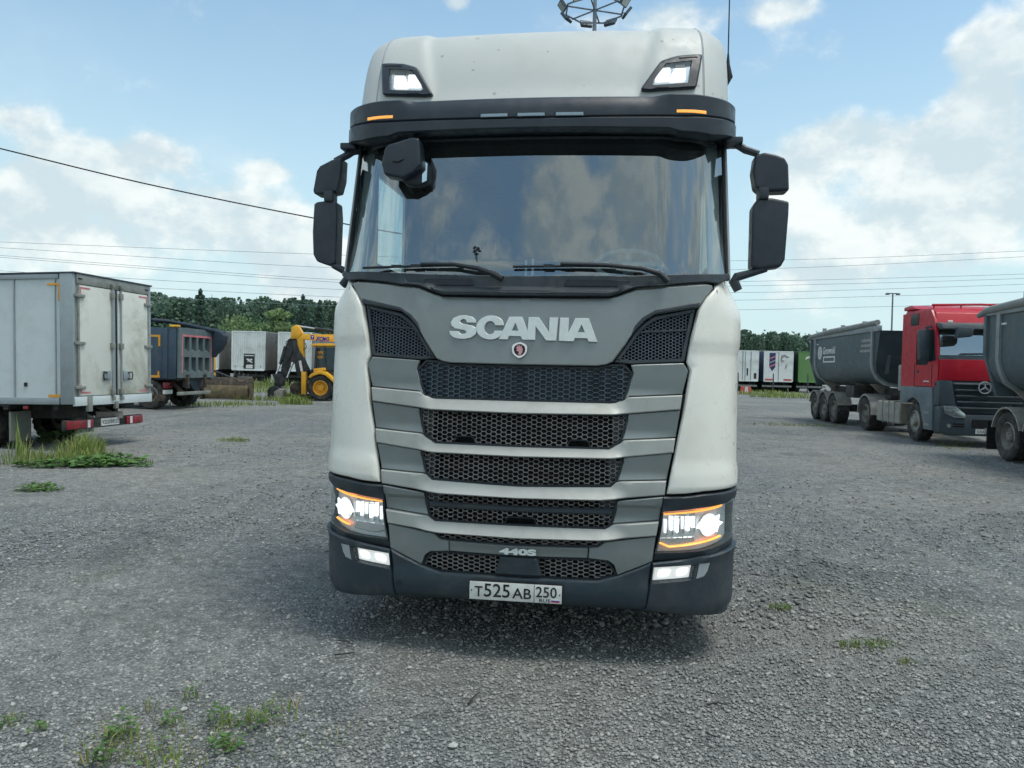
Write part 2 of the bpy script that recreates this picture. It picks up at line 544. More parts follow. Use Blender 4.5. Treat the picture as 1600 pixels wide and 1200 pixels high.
# ------------------------------------------------------------------ ground
def gravel_mat():
    m = bpy.data.materials.new('gravel_ground')
    m.use_nodes = True
    t = NT(m.node_tree)
    b = m.node_tree.nodes['Principled BSDF']
    L = m.node_tree.links
    co = t.new('ShaderNodeTexCoord').outputs['Object']
    wob = t.vmath('ADD', co, t.vmath('SCALE', t.noise(co, 9, 3, .5, out=1), None, scale=.03))
    def vor(scale, feat='F1', out='Distance'):
        n = t.new('ShaderNodeTexVoronoi', feature=feat)
        L.new(wob, n.inputs['Vector'])
        n.inputs['Scale'].default_value = scale
        return n
    v1, v2 = vor(60), vor(120)
    vc = vor(7)
    big = t.noise(co, .22, 5, .55)
    mid = t.noise(co, 1.7, 6, .6)
    fine = t.noise(co, 60, 5, .7)
    sepc = t.new('ShaderNodeSeparateColor'); L.new(v1.outputs['Color'], sepc.inputs[0])
    sep2 = t.new('ShaderNodeSeparateColor'); L.new(v2.outputs['Color'], sep2.inputs[0])
    tone = t.math('ADD', t.math('MULTIPLY', sepc.outputs[0], .6), t.math('MULTIPLY', sep2.outputs[1], .4))
    c = t.mix(t.ramp(tone, .05, .95, 0, 1, False), (.112, .127, .127), (.292, .316, .314))
    c = t.mix(t.ramp(sepc.outputs[2], .90, .99), c, (.55, .55, .52))
    c = t.mix(t.math('MULTIPLY', t.ramp(big, .40, .64), .75), c, (.330, .325, .295))         # dusty tracks
    c = t.mix(t.math('MULTIPLY', t.ramp(mid, .52, .72), .5), c, (.15, .162, .155))
    c = t.mix(t.math('MULTIPLY', t.ramp(t.noise(co, .5, 4, .6, .6), .56, .70), .5), c, (.10, .11, .11))
    gr = t.math('MULTIPLY', t.ramp(t.noise(co, .55, 6, .62, .4), .57, .70), .38)
    c = t.mix(gr, c, (.13, .16, .085))                                                       # thin moss and seedlings
    st_ = t.vmath('MULTIPLY', co, (1.3, .10, 1.0))
    c = t.mix(t.math('MULTIPLY', t.ramp(t.noise(st_, 1.0, 4, .6), .54, .66), .45), c, (.345, .34, .31))      # driven lanes
    crack = t.ramp(v1.outputs['Distance'], .25, .62, 1.0, .62)
    c = t.mix(1.0, c, crack, 'MULTIPLY')
    mott = t.math('MULTIPLY', t.ramp(t.noise(co, 13, 4, .75), .30, .70, .72, 1.25), t.ramp(t.noise(co, 4.2, 4, .7), .30, .70, .84, 1.14))
    c = t.mix(1.0, c, mott, 'MULTIPLY')
    L.new(c, b.inputs['Base Color'])
    b.inputs['Roughness'].default_value = .88
    b.inputs['Specular IOR Level'].default_value = .3
    h = t.math('ADD', t.math('MULTIPLY', v1.outputs['Distance'], -1.0), t.math('MULTIPLY', v2.outputs['Distance'], -.45))
    h = t.math('ADD', h, t.math('MULTIPLY', fine, .35))
    h = t.math('ADD', h, t.math('MULTIPLY', mid, .8))
    bn = t.new('ShaderNodeBump')
    bn.inputs['Strength'].default_value = .9
    bn.inputs['Distance'].default_value = .015
    L.new(h, bn.inputs['Height'])
    L.new(bn.outputs[0], b.inputs['Normal'])
    MATS['gravel_ground'] = m


gravel_mat()
gv, gf = [], []
xs_ = [-1200, -300, -120, -60, -30] + [-20 + i for i in range(41)] + [30, 60, 120, 300, 1200]
ys_ = [-300, -60, -20, -6] + [i for i in range(0, 31)] + [36, 44, 55, 70, 100, 160, 260, 500, 1500]
def ground_z(x, y):
    r_ = max(0.0, min(1.0, (y - 2) / 4)) * max(0.0, min(1.0, (60 - y) / 20))
    return -.018 + .012 * math.sin(x * .9 + .4) * math.sin(y * .7 + 1) * r_
for y in ys_:
    for x in xs_: gv.append((x, y, ground_z(x, y)))
nx = len(xs_)
for j in range(len(ys_) - 1):
    for i in range(nx - 1):
        a = j * nx + i
        gf.append((a, a + 1, a + nx + 1, a + nx))
ground_o = mesh_obj('ground', gv, gf, 'gravel_ground', None, 60)
tag(ground_o, 'grey crushed gravel covering the whole truck yard', 'ground', kind='structure')

# ------------------------------------------------------------------ front surface of the white tractor unit
PZ = [(.2, .05), (.35, .02), (.6, 0), (1.0, .0), (1.6, .04), (2.2, .10), (3.2, .345), (3.6, .46), (4, .8)]
BOW, CX, CR = .05, .90, .35


def prof(z):
    for (z0, y0), (z1, y1) in zip(PZ, PZ[1:]):
        if z <= z1: return y0 + (y1 - y0) * max(0, z - z0) / (z1 - z0)
    return PZ[-1][1]


def U(x):
    s = 1 if x >= 0 else -1
    a = abs(x)
    return s * (a if a <= CX else CX + CR * math.asin(min(1, (a - CX) / CR)))


def plan(u, cr=CR, cx=CX):
    """arc length round the cab's plan -> x, y, outward normal"""
    s = 1 if u >= 0 else -1
    a = abs(u)
    if a <= cx: th = 0.0; x = a; y = 0
    elif a <= cx + cr * PI / 2: th = (a - cx) / cr; x = cx + cr * math.sin(th); y = cr * (1 - math.cos(th))
    else: th = PI / 2; x = cx + cr; y = cr + a - cx - cr * PI / 2
    return s * x, y + BOW * (x / .9) ** 2, s * math.sin(th), -math.cos(th)


def FM(u, z, off=0.0):
    x, y, nx_, ny_ = plan(u)
    return Vector((x + nx_ * off, y + prof(z) + ny_ * off, z))


def inpoly(p, poly):
    x, y = p
    c = False
    for (x0, y0), (x1, y1) in zip(poly, poly[1:] + poly[:1]):
        if (y0 > y) != (y1 > y) and x < (x1 - x0) * (y - y0) / (y1 - y0) + x0: c = not c
    return c


def area(poly): return .5 * sum(p[0] * q[1] - q[0] * p[1] for p, q in zip(poly, poly[1:] + poly[:1]))


def subdiv(poly, g):
    o = []
    for p, q in zip(poly, poly[1:] + poly[:1]):
        n = max(1, math.ceil(math.hypot(q[0] - p[0], q[1] - p[1]) / g))
        o += [(p[0] + (q[0] - p[0]) * i / n, p[1] + (q[1] - p[1]) * i / n) for i in range(n)]
    return o


def inset(poly, d):
    n = len(poly)
    o = []
    for i in range(n):
        a, b, c = Vector(poly[i - 1]), Vector(poly[i]), Vector(poly[(i + 1) % n])
        e0 = (b - a).normalized(); e1 = (c - b).normalized()
        n0 = Vector((-e0.y, e0.x)); n1 = Vector((-e1.y, e1.x))
        m = n0 + n1
        if m.length < 1e-4: m = n0
        m.normalize()
        k = d / max(.4, m.dot(n0))
        o.append((b.x + m.x * k, b.y + m.y * k))
    return o


def rnd(poly, r, n=4):
    """round the corners of a polygon"""
    o = []
    m = len(poly)
    for i in range(m):
        a, b, c = Vector(poly[i - 1]), Vector(poly[i]), Vector(poly[(i + 1) % m])
        da, dc = (a - b), (c - b)
        t = min(r, da.length * .45, dc.length * .45)
        if da.angle(dc, PI) > R(165): o.append((b.x, b.y)); continue
        p, q = b + da.normalized() * t, b + dc.normalized() * t
        for k in range(n + 1):
            s = k / n
            v = p * (1 - s) ** 2 + b * 2 * s * (1 - s) + q * s * s
            o.append((v.x, v.y))
    return o


def both(half):
    """right half outline from centre top to centre bottom -> closed symmetric outline"""
    return half + [(-x, z) for x, z in half[::-1] if abs(x) > 1e-6]


def panel(name, pts, mat, parent, side=1, off=0.0, thick=.02, bev=.004, relief=None, grid=.05, holes=(), xin=True, fm=FM,
          smooth=32, wallback=True):
    """a curved body panel that follows the cab front: rounded edge, real thickness"""
    P = [(U(x), z) if xin else (x, z) for x, z in pts]
    if area(P) < 0: P = P[::-1]
    P = subdiv(P, grid)
    I = inset(P, bev)
    H = []
    for h in holes:
        h = [(U(x), z) if xin else (x, z) for x, z in h]
        if area(h) < 0: h = h[::-1]
        H.append(subdiv(h, grid))
    v2 = [Vector(p) for p in I]
    ed = [(i, (i + 1) % len(I)) for i in range(len(I))]
    for h in H:
        k = len(v2)
        v2 += [Vector(p) for p in h]
        ed += [(k + i, k + (i + 1) % len(h)) for i in range(len(h))]
    x0, x1 = min(p[0] for p in I), max(p[0] for p in I)
    z0, z1 = min(p[1] for p in I), max(p[1] for p in I)
    loops = [I] + H
    nx_, nz_ = int((x1 - x0) / grid), int((z1 - z0) / grid)
    bpts = np.array([p for l in loops for p in l])
    for i in range(1, nx_ + 1):
        for j in range(1, nz_ + 1):
            p = (x0 + (x1 - x0) * i / (nx_ + 1), z0 + (z1 - z0) * j / (nz_ + 1))
            if not inpoly(p, I) or any(inpoly(p, h) for h in H): continue
            if ((bpts - p) ** 2).sum(1).min() < (grid * .45) ** 2: continue
            v2.append(Vector(p))
    ov, oe, of, *_ = delaunay_2d_cdt(v2, ed, [], 1, 1e-6)
    faces = []
    for f in of:
        c = (sum(ov[i].x for i in f) / len(f), sum(ov[i].y for i in f) / len(f))
        if not inpoly(c, I) or any(inpoly(c, h) for h in H): continue
        faces.append(tuple(f))
    rl = relief or (lambda x, z: 0.0)
    V = [fm(p.x * side, p.y, off + rl(p.x, p.y)) for p in ov]
    def ring(A, B, da, db, flip=False):
        k = len(V)
        n = len(A)
        for p in A: V.append(fm(p[0] * side, p[1], off + rl(*p) + da))
        for p in B: V.append(fm(p[0] * side, p[1], off + rl(*p) + db))
        for i in range(n):
            j = (i + 1) % n
            q = (k + i, k + j, k + n + j, k + n + i)
            faces.append(q[::-1] if flip else q)
    ring(P, I, -bev, 0)
    ring(P, P, -thick, -bev)
    for h in H:
        ring(h, h, 0, -thick)
    if side < 0: faces = [f[::-1] for f in faces]
    # keep normals outwards: front view has -y as outside and CCW (x,z) gives -y
    me = bpy.data.meshes.new(name)
    me.from_pydata([tuple(v) for v in V], [], faces)
    bm = bmesh.new(); bm.from_mesh(me)
    bmesh.ops.remove_doubles(bm, verts=bm.verts, dist=2e-5)
    bm.to_mesh(me); bm.free()
    fin(me, smooth)
    me.materials.append(MATS[mat])
    return link(bpy.data.objects.new(name, me), parent)


def hexmesh(name, poly, mat, parent, side=1, off=0.0, a=.0165, b=.0085, h=.0245, w_=.0045, dep=.014, skip=(), skew=0.0):
    """honeycomb grille: every strand a small bar following the front surface"""
    x0, x1 = min(p[0] for p in poly), max(p[0] for p in poly)
    z0, z1 = min(p[1] for p in poly), max(p[1] for p in poly)
    dx = a + b
    V, Fs = [], []
    done = set()
    for i in range(int((x1 - x0) / dx) + 3):
        for j in range(int((z1 - z0) / h) + 3):
            cx = x0 + i * dx
            cz = z0 + j * h + (h / 2 if i % 2 else 0)
            pts = [(cx + a, cz), (cx + b, cz + h / 2), (cx - b, cz + h / 2), (cx - a, cz), (cx - b, cz - h / 2), (cx + b, cz - h / 2)]
            for k in range(6):
                p, q = pts[k], pts[(k + 1) % 6]
                key = tuple(sorted(((round(p[0], 3), round(p[1], 3)), (round(q[0], 3), round(q[1], 3)))))
                if key in done: continue
                done.add(key)
                ip, iq = inpoly(p, poly), inpoly(q, poly)
                if not (ip or iq): continue
                if ip != iq:                       # trim at the frame
                    g, o = (p, q) if ip else (q, p)
                    lo, hi = 0.0, 1.0
                    for _ in range(7):
                        mid = (lo + hi) / 2
                        if inpoly((g[0] + (o[0] - g[0]) * mid, g[1] + (o[1] - g[1]) * mid), poly): lo = mid
                        else: hi = mid
                    p, q = g, (g[0] + (o[0] - g[0]) * lo, g[1] + (o[1] - g[1]) * lo)
                mp = ((p[0] + q[0]) / 2, (p[1] + q[1]) / 2)
                if any(inpoly(mp, s) for s in skip): continue
                d = Vector((q[0] - p[0], q[1] - p[1]))
                if d.length < .002: continue
                d.normalize()
                n = Vector((-d.y, d.x)) * w_ / 2
                k0 = len(V)
                for o_ in (off, off - dep):
                    for r_ in (p, q):
                        for s in (1, -1):
                            V.append(FM(U((r_[0] + n.x * s)) * side, r_[1] + n.y * s, o_))
                for f in ((0, 1, 3, 2), (0, 4, 5, 1), (2, 3, 7, 6), (0, 2, 6, 4), (1, 5, 7, 3)):
                    Fs.append(tuple(k0 + t for t in f))
    o = mesh_obj(name, V, Fs, mat, parent, None)
    bm = bmesh.new(); bm.from_mesh(o.data)
    bmesh.ops.recalc_face_normals(bm, faces=bm.faces)
    bm.to_mesh(o.data); bm.free()
    o['kind'] = 'stuff'
    return o


pm('mesh_navy', rgb(58, 80, 94), .4, var=.12, vscale=6, dirt=(rgb(110, 112, 110), .2, 10))
pm('lamp_housing', rgb(208, 213, 214), .35, .2, var=.05)
sst = lambda t: (lambda q: q * q * (3 - 2 * q))(max(0.0, min(1.0, t)))

truck = thing('tractor_truck', 'big white tractor unit facing the camera with grey honeycomb grille and lit headlamps', 'truck',
              (0.054, 4.3516, 0), -0.12718)
T = truck

# shroud behind all grilles
panel('radiator_shroud', both([(0, 2.05), (.9, 2.05), (.92, 1.0), (.80, .50), (0, .42)]), 'radiator', T, off=-.10, thick=.03, grid=.1)

# ---- upper grey front panel
up = both([(0, 2.058), (.27, 2.058), (.48, 2.062), (.53, 2.074), (.628, 2.112), (.82, 2.134), (1.03, 2.156), (1.062, 2.152), (1.066, 2.135),
           (1.022, 2.078), (.985, 2.022), (.74, 1.976), (.684, 1.937), (.642, 1.893), (.575, 1.795), (.507, 1.700), (.47, 1.684), (.42, 1.676), (0, 1.674)])
def up_rel(x, z):
    x = abs(x)
    # raised centre field with a soft crease running from the lower corner up to the wing
    c = sst((.60 + (z - 1.70) * .35 - x) / .10) * .014
    lip = sst((z - 2.0) / .06) * -.012 * sst((.55 - x) / .1)
    return c + lip
panel('upper_front_panel', up, 'silver_paint', T, off=.01, thick=.05, bev=.006, relief=up_rel, grid=.035)

# ---- SCANIA lettering, each letter raised
def lt(zx, zy): return (-.433 + (zx - 85) * .0006035, 1.9455 - (zy - (100 + (zx - 720) * .0165)) * .0006)
def arc(cx, cy, rx, ry, a0, a1, n=18):
    return [(cx + rx * math.cos(R(a0 + (a1 - a0) * i / n)), cy + ry * math.sin(R(a0 + (a1 - a0) * i / n))) for i in range(n + 1)]
LET = [
    ([(345, 154), (338, 122), (305, 96), (240, 80), (180, 84), (125, 105), (98, 145), (105, 180), (140, 208), (200, 220), (235, 226), (256, 242),
      (242, 258), (215, 263), (190, 255), (180, 235), (85, 233), (94, 265), (130, 295), (180, 308), (240, 310), (300, 298), (345, 268), (356, 230),
      (342, 200), (300, 178), (240, 168), (205, 160), (188, 145), (195, 127), (220, 118), (245, 126), (256, 152)], []),
    ([(616, 180)] + arc(488, 201, 140, 116, -25, -335, 26)[1:-1] + [(606, 232), (526, 230)] + arc(482, 203, 54, 64, 30, 330, 20)[1:-1] + [(530, 180)], []),
    ([(662, 98), (787, 98), (880, 320), (795, 318), (778, 285), (668, 282), (655, 315), (570, 313)], [[(725, 155), (756, 231), (692, 229)]]),
    ([(848, 103), (945, 103), (1045, 245), (1045, 106), (1128, 106), (1115, 327), (1020, 325), (918, 190), (916, 320), (838, 318)], []),
    ([(1145, 108), (1228, 109), (1226, 331), (1138, 328)], []),
    ([(1288, 113), (1415, 113), (1500, 338), (1418, 335), (1402, 304), (1290, 302), (1278, 333), (1190, 331)], [[(1348, 172), (1382, 246), (1315, 244)]]),
]
for k, (o_, hs) in enumerate(LET):
    panel('letter', [lt(*p) for p in o_], 'badge_silver', T, off=.038 + .0012 * (k % 2), thick=.016, bev=.002, grid=.03,
          holes=[[lt(*p) for p in h] for h in hs])

# ---- emblem: three-lobed ring with a red crowned griffin head on black
ec = (-.018, 1.758)
def epoly(f, n=48): return [(ec[0] + f(2 * PI * i / n) * math.cos(2 * PI * i / n), ec[1] + f(2 * PI * i / n) * math.sin(2 * PI * i / n)) for i in range(n)]
lobes = lambda r0, k: (lambda a: r0 * (1 + k * max(0, math.cos(1.5 * (a - R(30)) * 2 / 1.0) if False else math.cos(3 * (a - R(30)))) ** 2))
e0 = panel('emblem', epoly(lobes(.044, .10)), 'plate_black', T, off=.036, thick=.012, bev=.002, grid=.02)
panel('emblem_ring', epoly(lobes(.043, .10)), 'flag_white', e0, off=.041, thick=.008, bev=.001, grid=.02, holes=[epoly(lobes(.033, .02))])
grif = [(-.016, -.004), (-.012, .004), (-.020, .010), (-.012, .014), (-.014, .026), (-.006, .018), (-.001, .028), (.004, .018), (.012, .026), (.011, .013), (.016, .004),
        (.014, -.012), (.008, -.026), (.0, -.030), (-.006, -.022), (-.003, -.010)]
panel('griffin', [(ec[0] + x, ec[1] + z) for x, z in [(a * 1.15, b * 1.05) for a, b in grif]], 'badge_red', e0, off=.041, thick=.008, bev=.001, grid=.02)

# ---- wing grilles beside the upper panel
sg = rnd([(.972, 2.018), (.738, 1.966), (.682, 1.928), (.640, 1.886), (.575, 1.790), (.512, 1.698), (.614, 1.690), (.912, 1.708), (.938, 1.85)], .012, 2)
sgi = inset([(x, z) for x, z in (sg if area(sg) > 0 else sg[::-1])], .022)
for s in (1, -1):
    fr_ = panel('wing_grille', sg, 'dark_plastic', T, s, off=-.006, thick=.05, bev=.006, grid=.04, holes=[sgi])
    hexmesh('grille_mesh', sgi, 'mesh_dark', fr_, s, off=-.020, a=.0125, b=.0065, h=.0185, w_=.0042, dep=.012)
    panel('crossbar', [(.630, 1.866), (.930, 1.886), (.932, 1.896), (.638, 1.880)], 'dark_plastic', fr_, s, off=-.012, thick=.02, bev=.002)
    # brow over the wing grille, the same painted moulding in a darker shade of plastic
    panel('wing_brow', [(.990, 2.052), (.742, 1.999), (.668, 1.955), (.626, 1.912), (.560, 1.812), (.490, 1.706), (.510, 1.700), (.577, 1.797), (.643, 1.895), (.686, 1.939), (.742, 1.978), (.985, 2.024)],
          'dark_plastic', fr_, s, off=.016, thick=.05, bev=.005, grid=.04)

# ---- white corner deflectors
cw = [(1.158, 2.196), (1.091, 2.150), (1.026, 2.074), (.986, 2.004), (.947, 1.846), (.925, 1.710), (.945, 1.662), (.915, 1.456), (.878, 1.255), (.828, .968),
      (.93, .974), (1.03, .986)]
cwU = [(U(x), z) for x, z in cw] + [(1.36, .992), (1.62, 1.0), (1.62, 2.19), (1.30, 2.215)]
def cw_rel(u, z):
    r_ = .014 * sst((z - 1.775) / .05)                       # fuller upper part above a crease
    r_ += .009 * sst((1.14 - z) / .06)                        # flared foot
    r_ -= .085 * sst((z - 1.98) / .24) * sst((u - 1.0) / .3)
    edge = u - (.93 if z > 1.66 else .82 + (z - .96) * .15)
    r_ -= .008 * (1 - sst(edge / .035))                        # rolls in to the shut line
    return r_
for s in (1, -1):
    panel('corner_deflector', cwU, 'white_paint', T, s, off=.012, thick=.05, bev=.008, relief=cw_rel, grid=.04, xin=False, smooth=50)

# ---- main grilles (centre) with frames
G = {
    1: [(0, 1.662), (.425, 1.662), (.503, 1.680), (.572, 1.682), (.620, 1.634), (.573, 1.486), (.523, 1.473), (0, 1.471)],
    2: [(0, 1.392), (.52, 1.397), (.588, 1.400), (.595, 1.368), (.565, 1.262), (.50, 1.214), (0, 1.209)],
    3: [(0, 1.148), (.52, 1.153), (.562, 1.160), (.577, 1.135), (.545, 1.035), (.512, 1.003), (0, .985)],
    4: [(0, .913), (.53, .917), (.546, .912), (.540, .861), (.518, .785), (.488, .764), (0, .760)],
    5: [(0, .684), (.478, .690), (.480, .684), (.452, .658), (0, .648)],
}
for k, half in G.items():
    poly = both(half)
    if area(poly) < 0: poly = poly[::-1]
    fr_ = panel('grille', inset(poly, -.010), 'black_plastic', T, off=-.012, thick=.05, bev=.003, grid=.06, holes=[inset(poly, .004)])
    if k == 1:
        panel('grille_backing', poly, 'black_plastic', fr_, off=-.034, thick=.01, bev=.001, grid=.08)
        hexmesh('grille_mesh', poly, 'mesh_navy', fr_, off=-.018, a=.0215, b=.0120, h=.0265, w_=.0050, dep=.010)
    elif k == 5:
        hexmesh('grille_mesh', poly, 'mesh_plastic', fr_, off=-.020, a=.0200, b=.0115, h=.0185, w_=.0038)
    else:
        sk = []
        cut = {2: [(-.40, -.26), (.26, .40)], 3: [], 4: [(-.085, .105)]}[k]
        zb = {2: 1.211, 3: .99, 4: .760}[k]
        for c0, c1 in cut:
            sk.append([(c0, zb - .01), (c0 + .012, zb + .034), (c0 + .03, zb + .044), (c1 - .03, zb + .044), (c1 - .012, zb + .034), (c1, zb - .01)])
        hexmesh('grille_mesh', poly, 'mesh_plastic', fr_, off=-.020, a=.0190, b=.0100, h=.0250, w_=.0034, skip=sk)
        for s_ in sk:
            panel('tow_slot', s_, 'black_plastic', fr_, off=-.016, thick=.04, bev=.002, grid=.05, holes=[inset(s_ if area(s_) > 0 else s_[::-1], .005)])
        # solid end plates behind the outer cells
        for s in (1, -1):
            xe = max(p[0] for p in half)
            seg = [(xe - .085, half[0][1] - .004), (xe - .012, half[0][1] - .004), (xe - .006, half[0][1] - .03), (xe - .04, zb + .05), (xe - .075, zb + .012)]
            panel('end_plate', seg, 'visor_plastic', fr_, s, off=-.036, thick=.008, bev=.001, grid=.05)
    if k == 4:
        panel('cross_member', both([(0, .868), (.535, .872), (.528, .838), (0, .832)]), 'dark_plastic', fr_, off=-.006, thick=.03, bev=.008, grid=.06)

# ---- painted bars between the grilles: bright sloping centre, flatter ends
BAR = [
    [(0, 1.467), (.507, 1.468), (.575, 1.482), (.600, 1.503), (.903, 1.522), (.892, 1.441), (.52, 1.403), (0, 1.396)],
    [(0, 1.205), (.500, 1.210), (.562, 1.240), (.582, 1.260), (.868, 1.279), (.858, 1.199), (.51, 1.158), (0, 1.152)],
    [(0, .981), (.512, .998), (.552, 1.026), (.570, 1.030), (.823, 1.041), (.815, .962), (.46, .924), (0, .917)],
    [(0, .756), (.490, .759), (.532, .782), (.552, .787), (.787, .810), (.774, .731), (.46, .697), (0, .690)],
]
for half in BAR:
    zt, zb = half[0][1], half[-1][1]
    def br(x, z, zt=zt, zb=zb):
        x = abs(x)
        mid_ = sst((.62 - x) / .10)
        t = max(0, min(1, (zt - z) / (zt - zb)))
        return mid_ * (-.012 + .050 * min(1, t / .82)) + (1 - mid_) * .012
    panel('grille_bar', both(half), 'silver_paint_lit', T, off=.0, thick=.05, bev=.006, relief=br, grid=.026, smooth=40)

# ---- louvres beside the grilles
LOU = [
    [(.612, 1.684), (.640, 1.688), (.905, 1.702), (.934, 1.660), (.905, 1.527), (.608, 1.508), (.582, 1.486), (.628, 1.636)],
    [(.603, 1.404), (.612, 1.408), (.892, 1.436), (.872, 1.284), (.592, 1.264), (.574, 1.262), (.603, 1.368)],
    [(.584, 1.162), (.600, 1.166), (.852, 1.194), (.826, 1.046), (.575, 1.034), (.554, 1.034), (.585, 1.135)],
    [(.556, .918), (.570, .922), (.808, .952), (.792, .815), (.552, .791), (.528, .787), (.548, .861)],
]
for i, lo in enumerate(LOU):
    za, zb = max(p[1] for p in lo), min(p[1] for p in lo)
    def lr(x, z, za=za, zb=zb, i=i):
        t = (z - zb) / (za - zb)
        hollow = -.020 + .026 * t + .016 * (1 - sst(t / .26)) * sst((.93 - abs(x)) / .2)
        if i == 3: hollow += .018 * sst((t - .62) / .06) - .010
        return hollow
    for s in (1, -1):
        panel('louvre', lo, 'silver_paint', T, s, off=.0, thick=.04, bev=.005, relief=lr, grid=.022)

# ---- lower valance
lowp = [(.494, .686), (.773, .726), (.757, .585), (.690, .554), (.566, .500), (.545, .556), (.512, .580), (.400, .590), (.402, .649), (.455, .655)]
for s in (1, -1):
    panel('lower_side_panel', lowp, 'silver_paint', T, s, off=.0, thick=.04, bev=.004, grid=.05)
panel('lower_strip', both([(0, .642), (.397, .650), (.394, .592), (0, .585)]), 'silver_paint', T, off=.004, thick=.04, bev=.004,
      relief=lambda x, z: .012 * sst((z - .615) / .02), grid=.03)
lg = both([(0, .576), (.485, .580), (.524, .550), (.555, .500), (.455, .470), (0, .466)])
fr_ = panel('lower_grille', inset(lg if area(lg) > 0 else lg[::-1], -.010), 'black_plastic', T, off=-.008, thick=.05, bev=.003, grid=.06,
            holes=[inset(lg if area(lg) > 0 else lg[::-1], .004)])
hexmesh('grille_mesh', lg if area(lg) > 0 else lg[::-1], 'mesh_plastic', fr_, off=-.016, a=.0205, b=.0110, h=.0240, w_=.0036)
panel('tow_cover', rnd([(-.100, .578), (.112, .578), (.140, .474), (-.128, .474)], .012), 'bumper_plastic', T, off=.018, thick=.05, bev=.008, grid=.04)
text_mesh('model_badge', '440S', 'badge_silver', T, Matrix.Translation((-.103, FM(0, .61, .022).y, .596)), .036, .008, bold=.055, fit=.212)

# ---- bumper
bc = both([(0, .462), (.455, .464), (.566, .496), (.690, .549), (.752, .580), (.742, .47), (.724, .300), (0, .312)])
panel('bumper', bc, 'bumper_plastic', T, off=.012, thick=.08, bev=.010, grid=.05,
      relief=lambda x, z: -.022 * sst((.35 - z) / .06) + .01 * sst((.47 - z) / .03))
fogP = [(.756, .553), (1.008, .576), (.992, .487), (.744, .456)]
fogB = [(1.016, .577), (1.082, .578), (1.068, .530), (1.048, .500), (1.000, .488)]
cb = [(U(x), z) for x, z in [(.758, .577), (1.044, .617)]] + [(1.30, .640), (1.50, .650), (2.05, .650), (2.05, .26), (1.48, .215), (1.34, .225), (1.20, .242)] + [(U(x), z) for x, z in [(.98, .272), (.728, .298), (.746, .460)]]
fogU = [(U(x), z) for x, z in fogP]; fogBU = [(U(x), z) for x, z in fogB]
def cbr(u, z): return .012 * sst((z - .600) / .012) - .022 * sst((.31 - z) / .06)
HL = [(.808, .866), (1.00, .888), (1.214, .909), (1.236, .780), (1.232, .684), (1.05, .648), (.770, .632), (.792, .720), (.804, .785)]
HLU = [(U(x), z) for x, z in HL[:2]] + [(1.36, .912), (1.46, .80), (1.44, .70)] + [(U(x), z) for x, z in HL[5:]]
bez = [(U(.806), .952), (U(.93), .958), (U(1.03), .97), (1.36, .975), (1.9, .975), (1.9, .655), (1.44, .642), (1.25, .634), (U(1.044), .612), (U(.758), .582), (U(.786), .70), (U(.80), .80)]
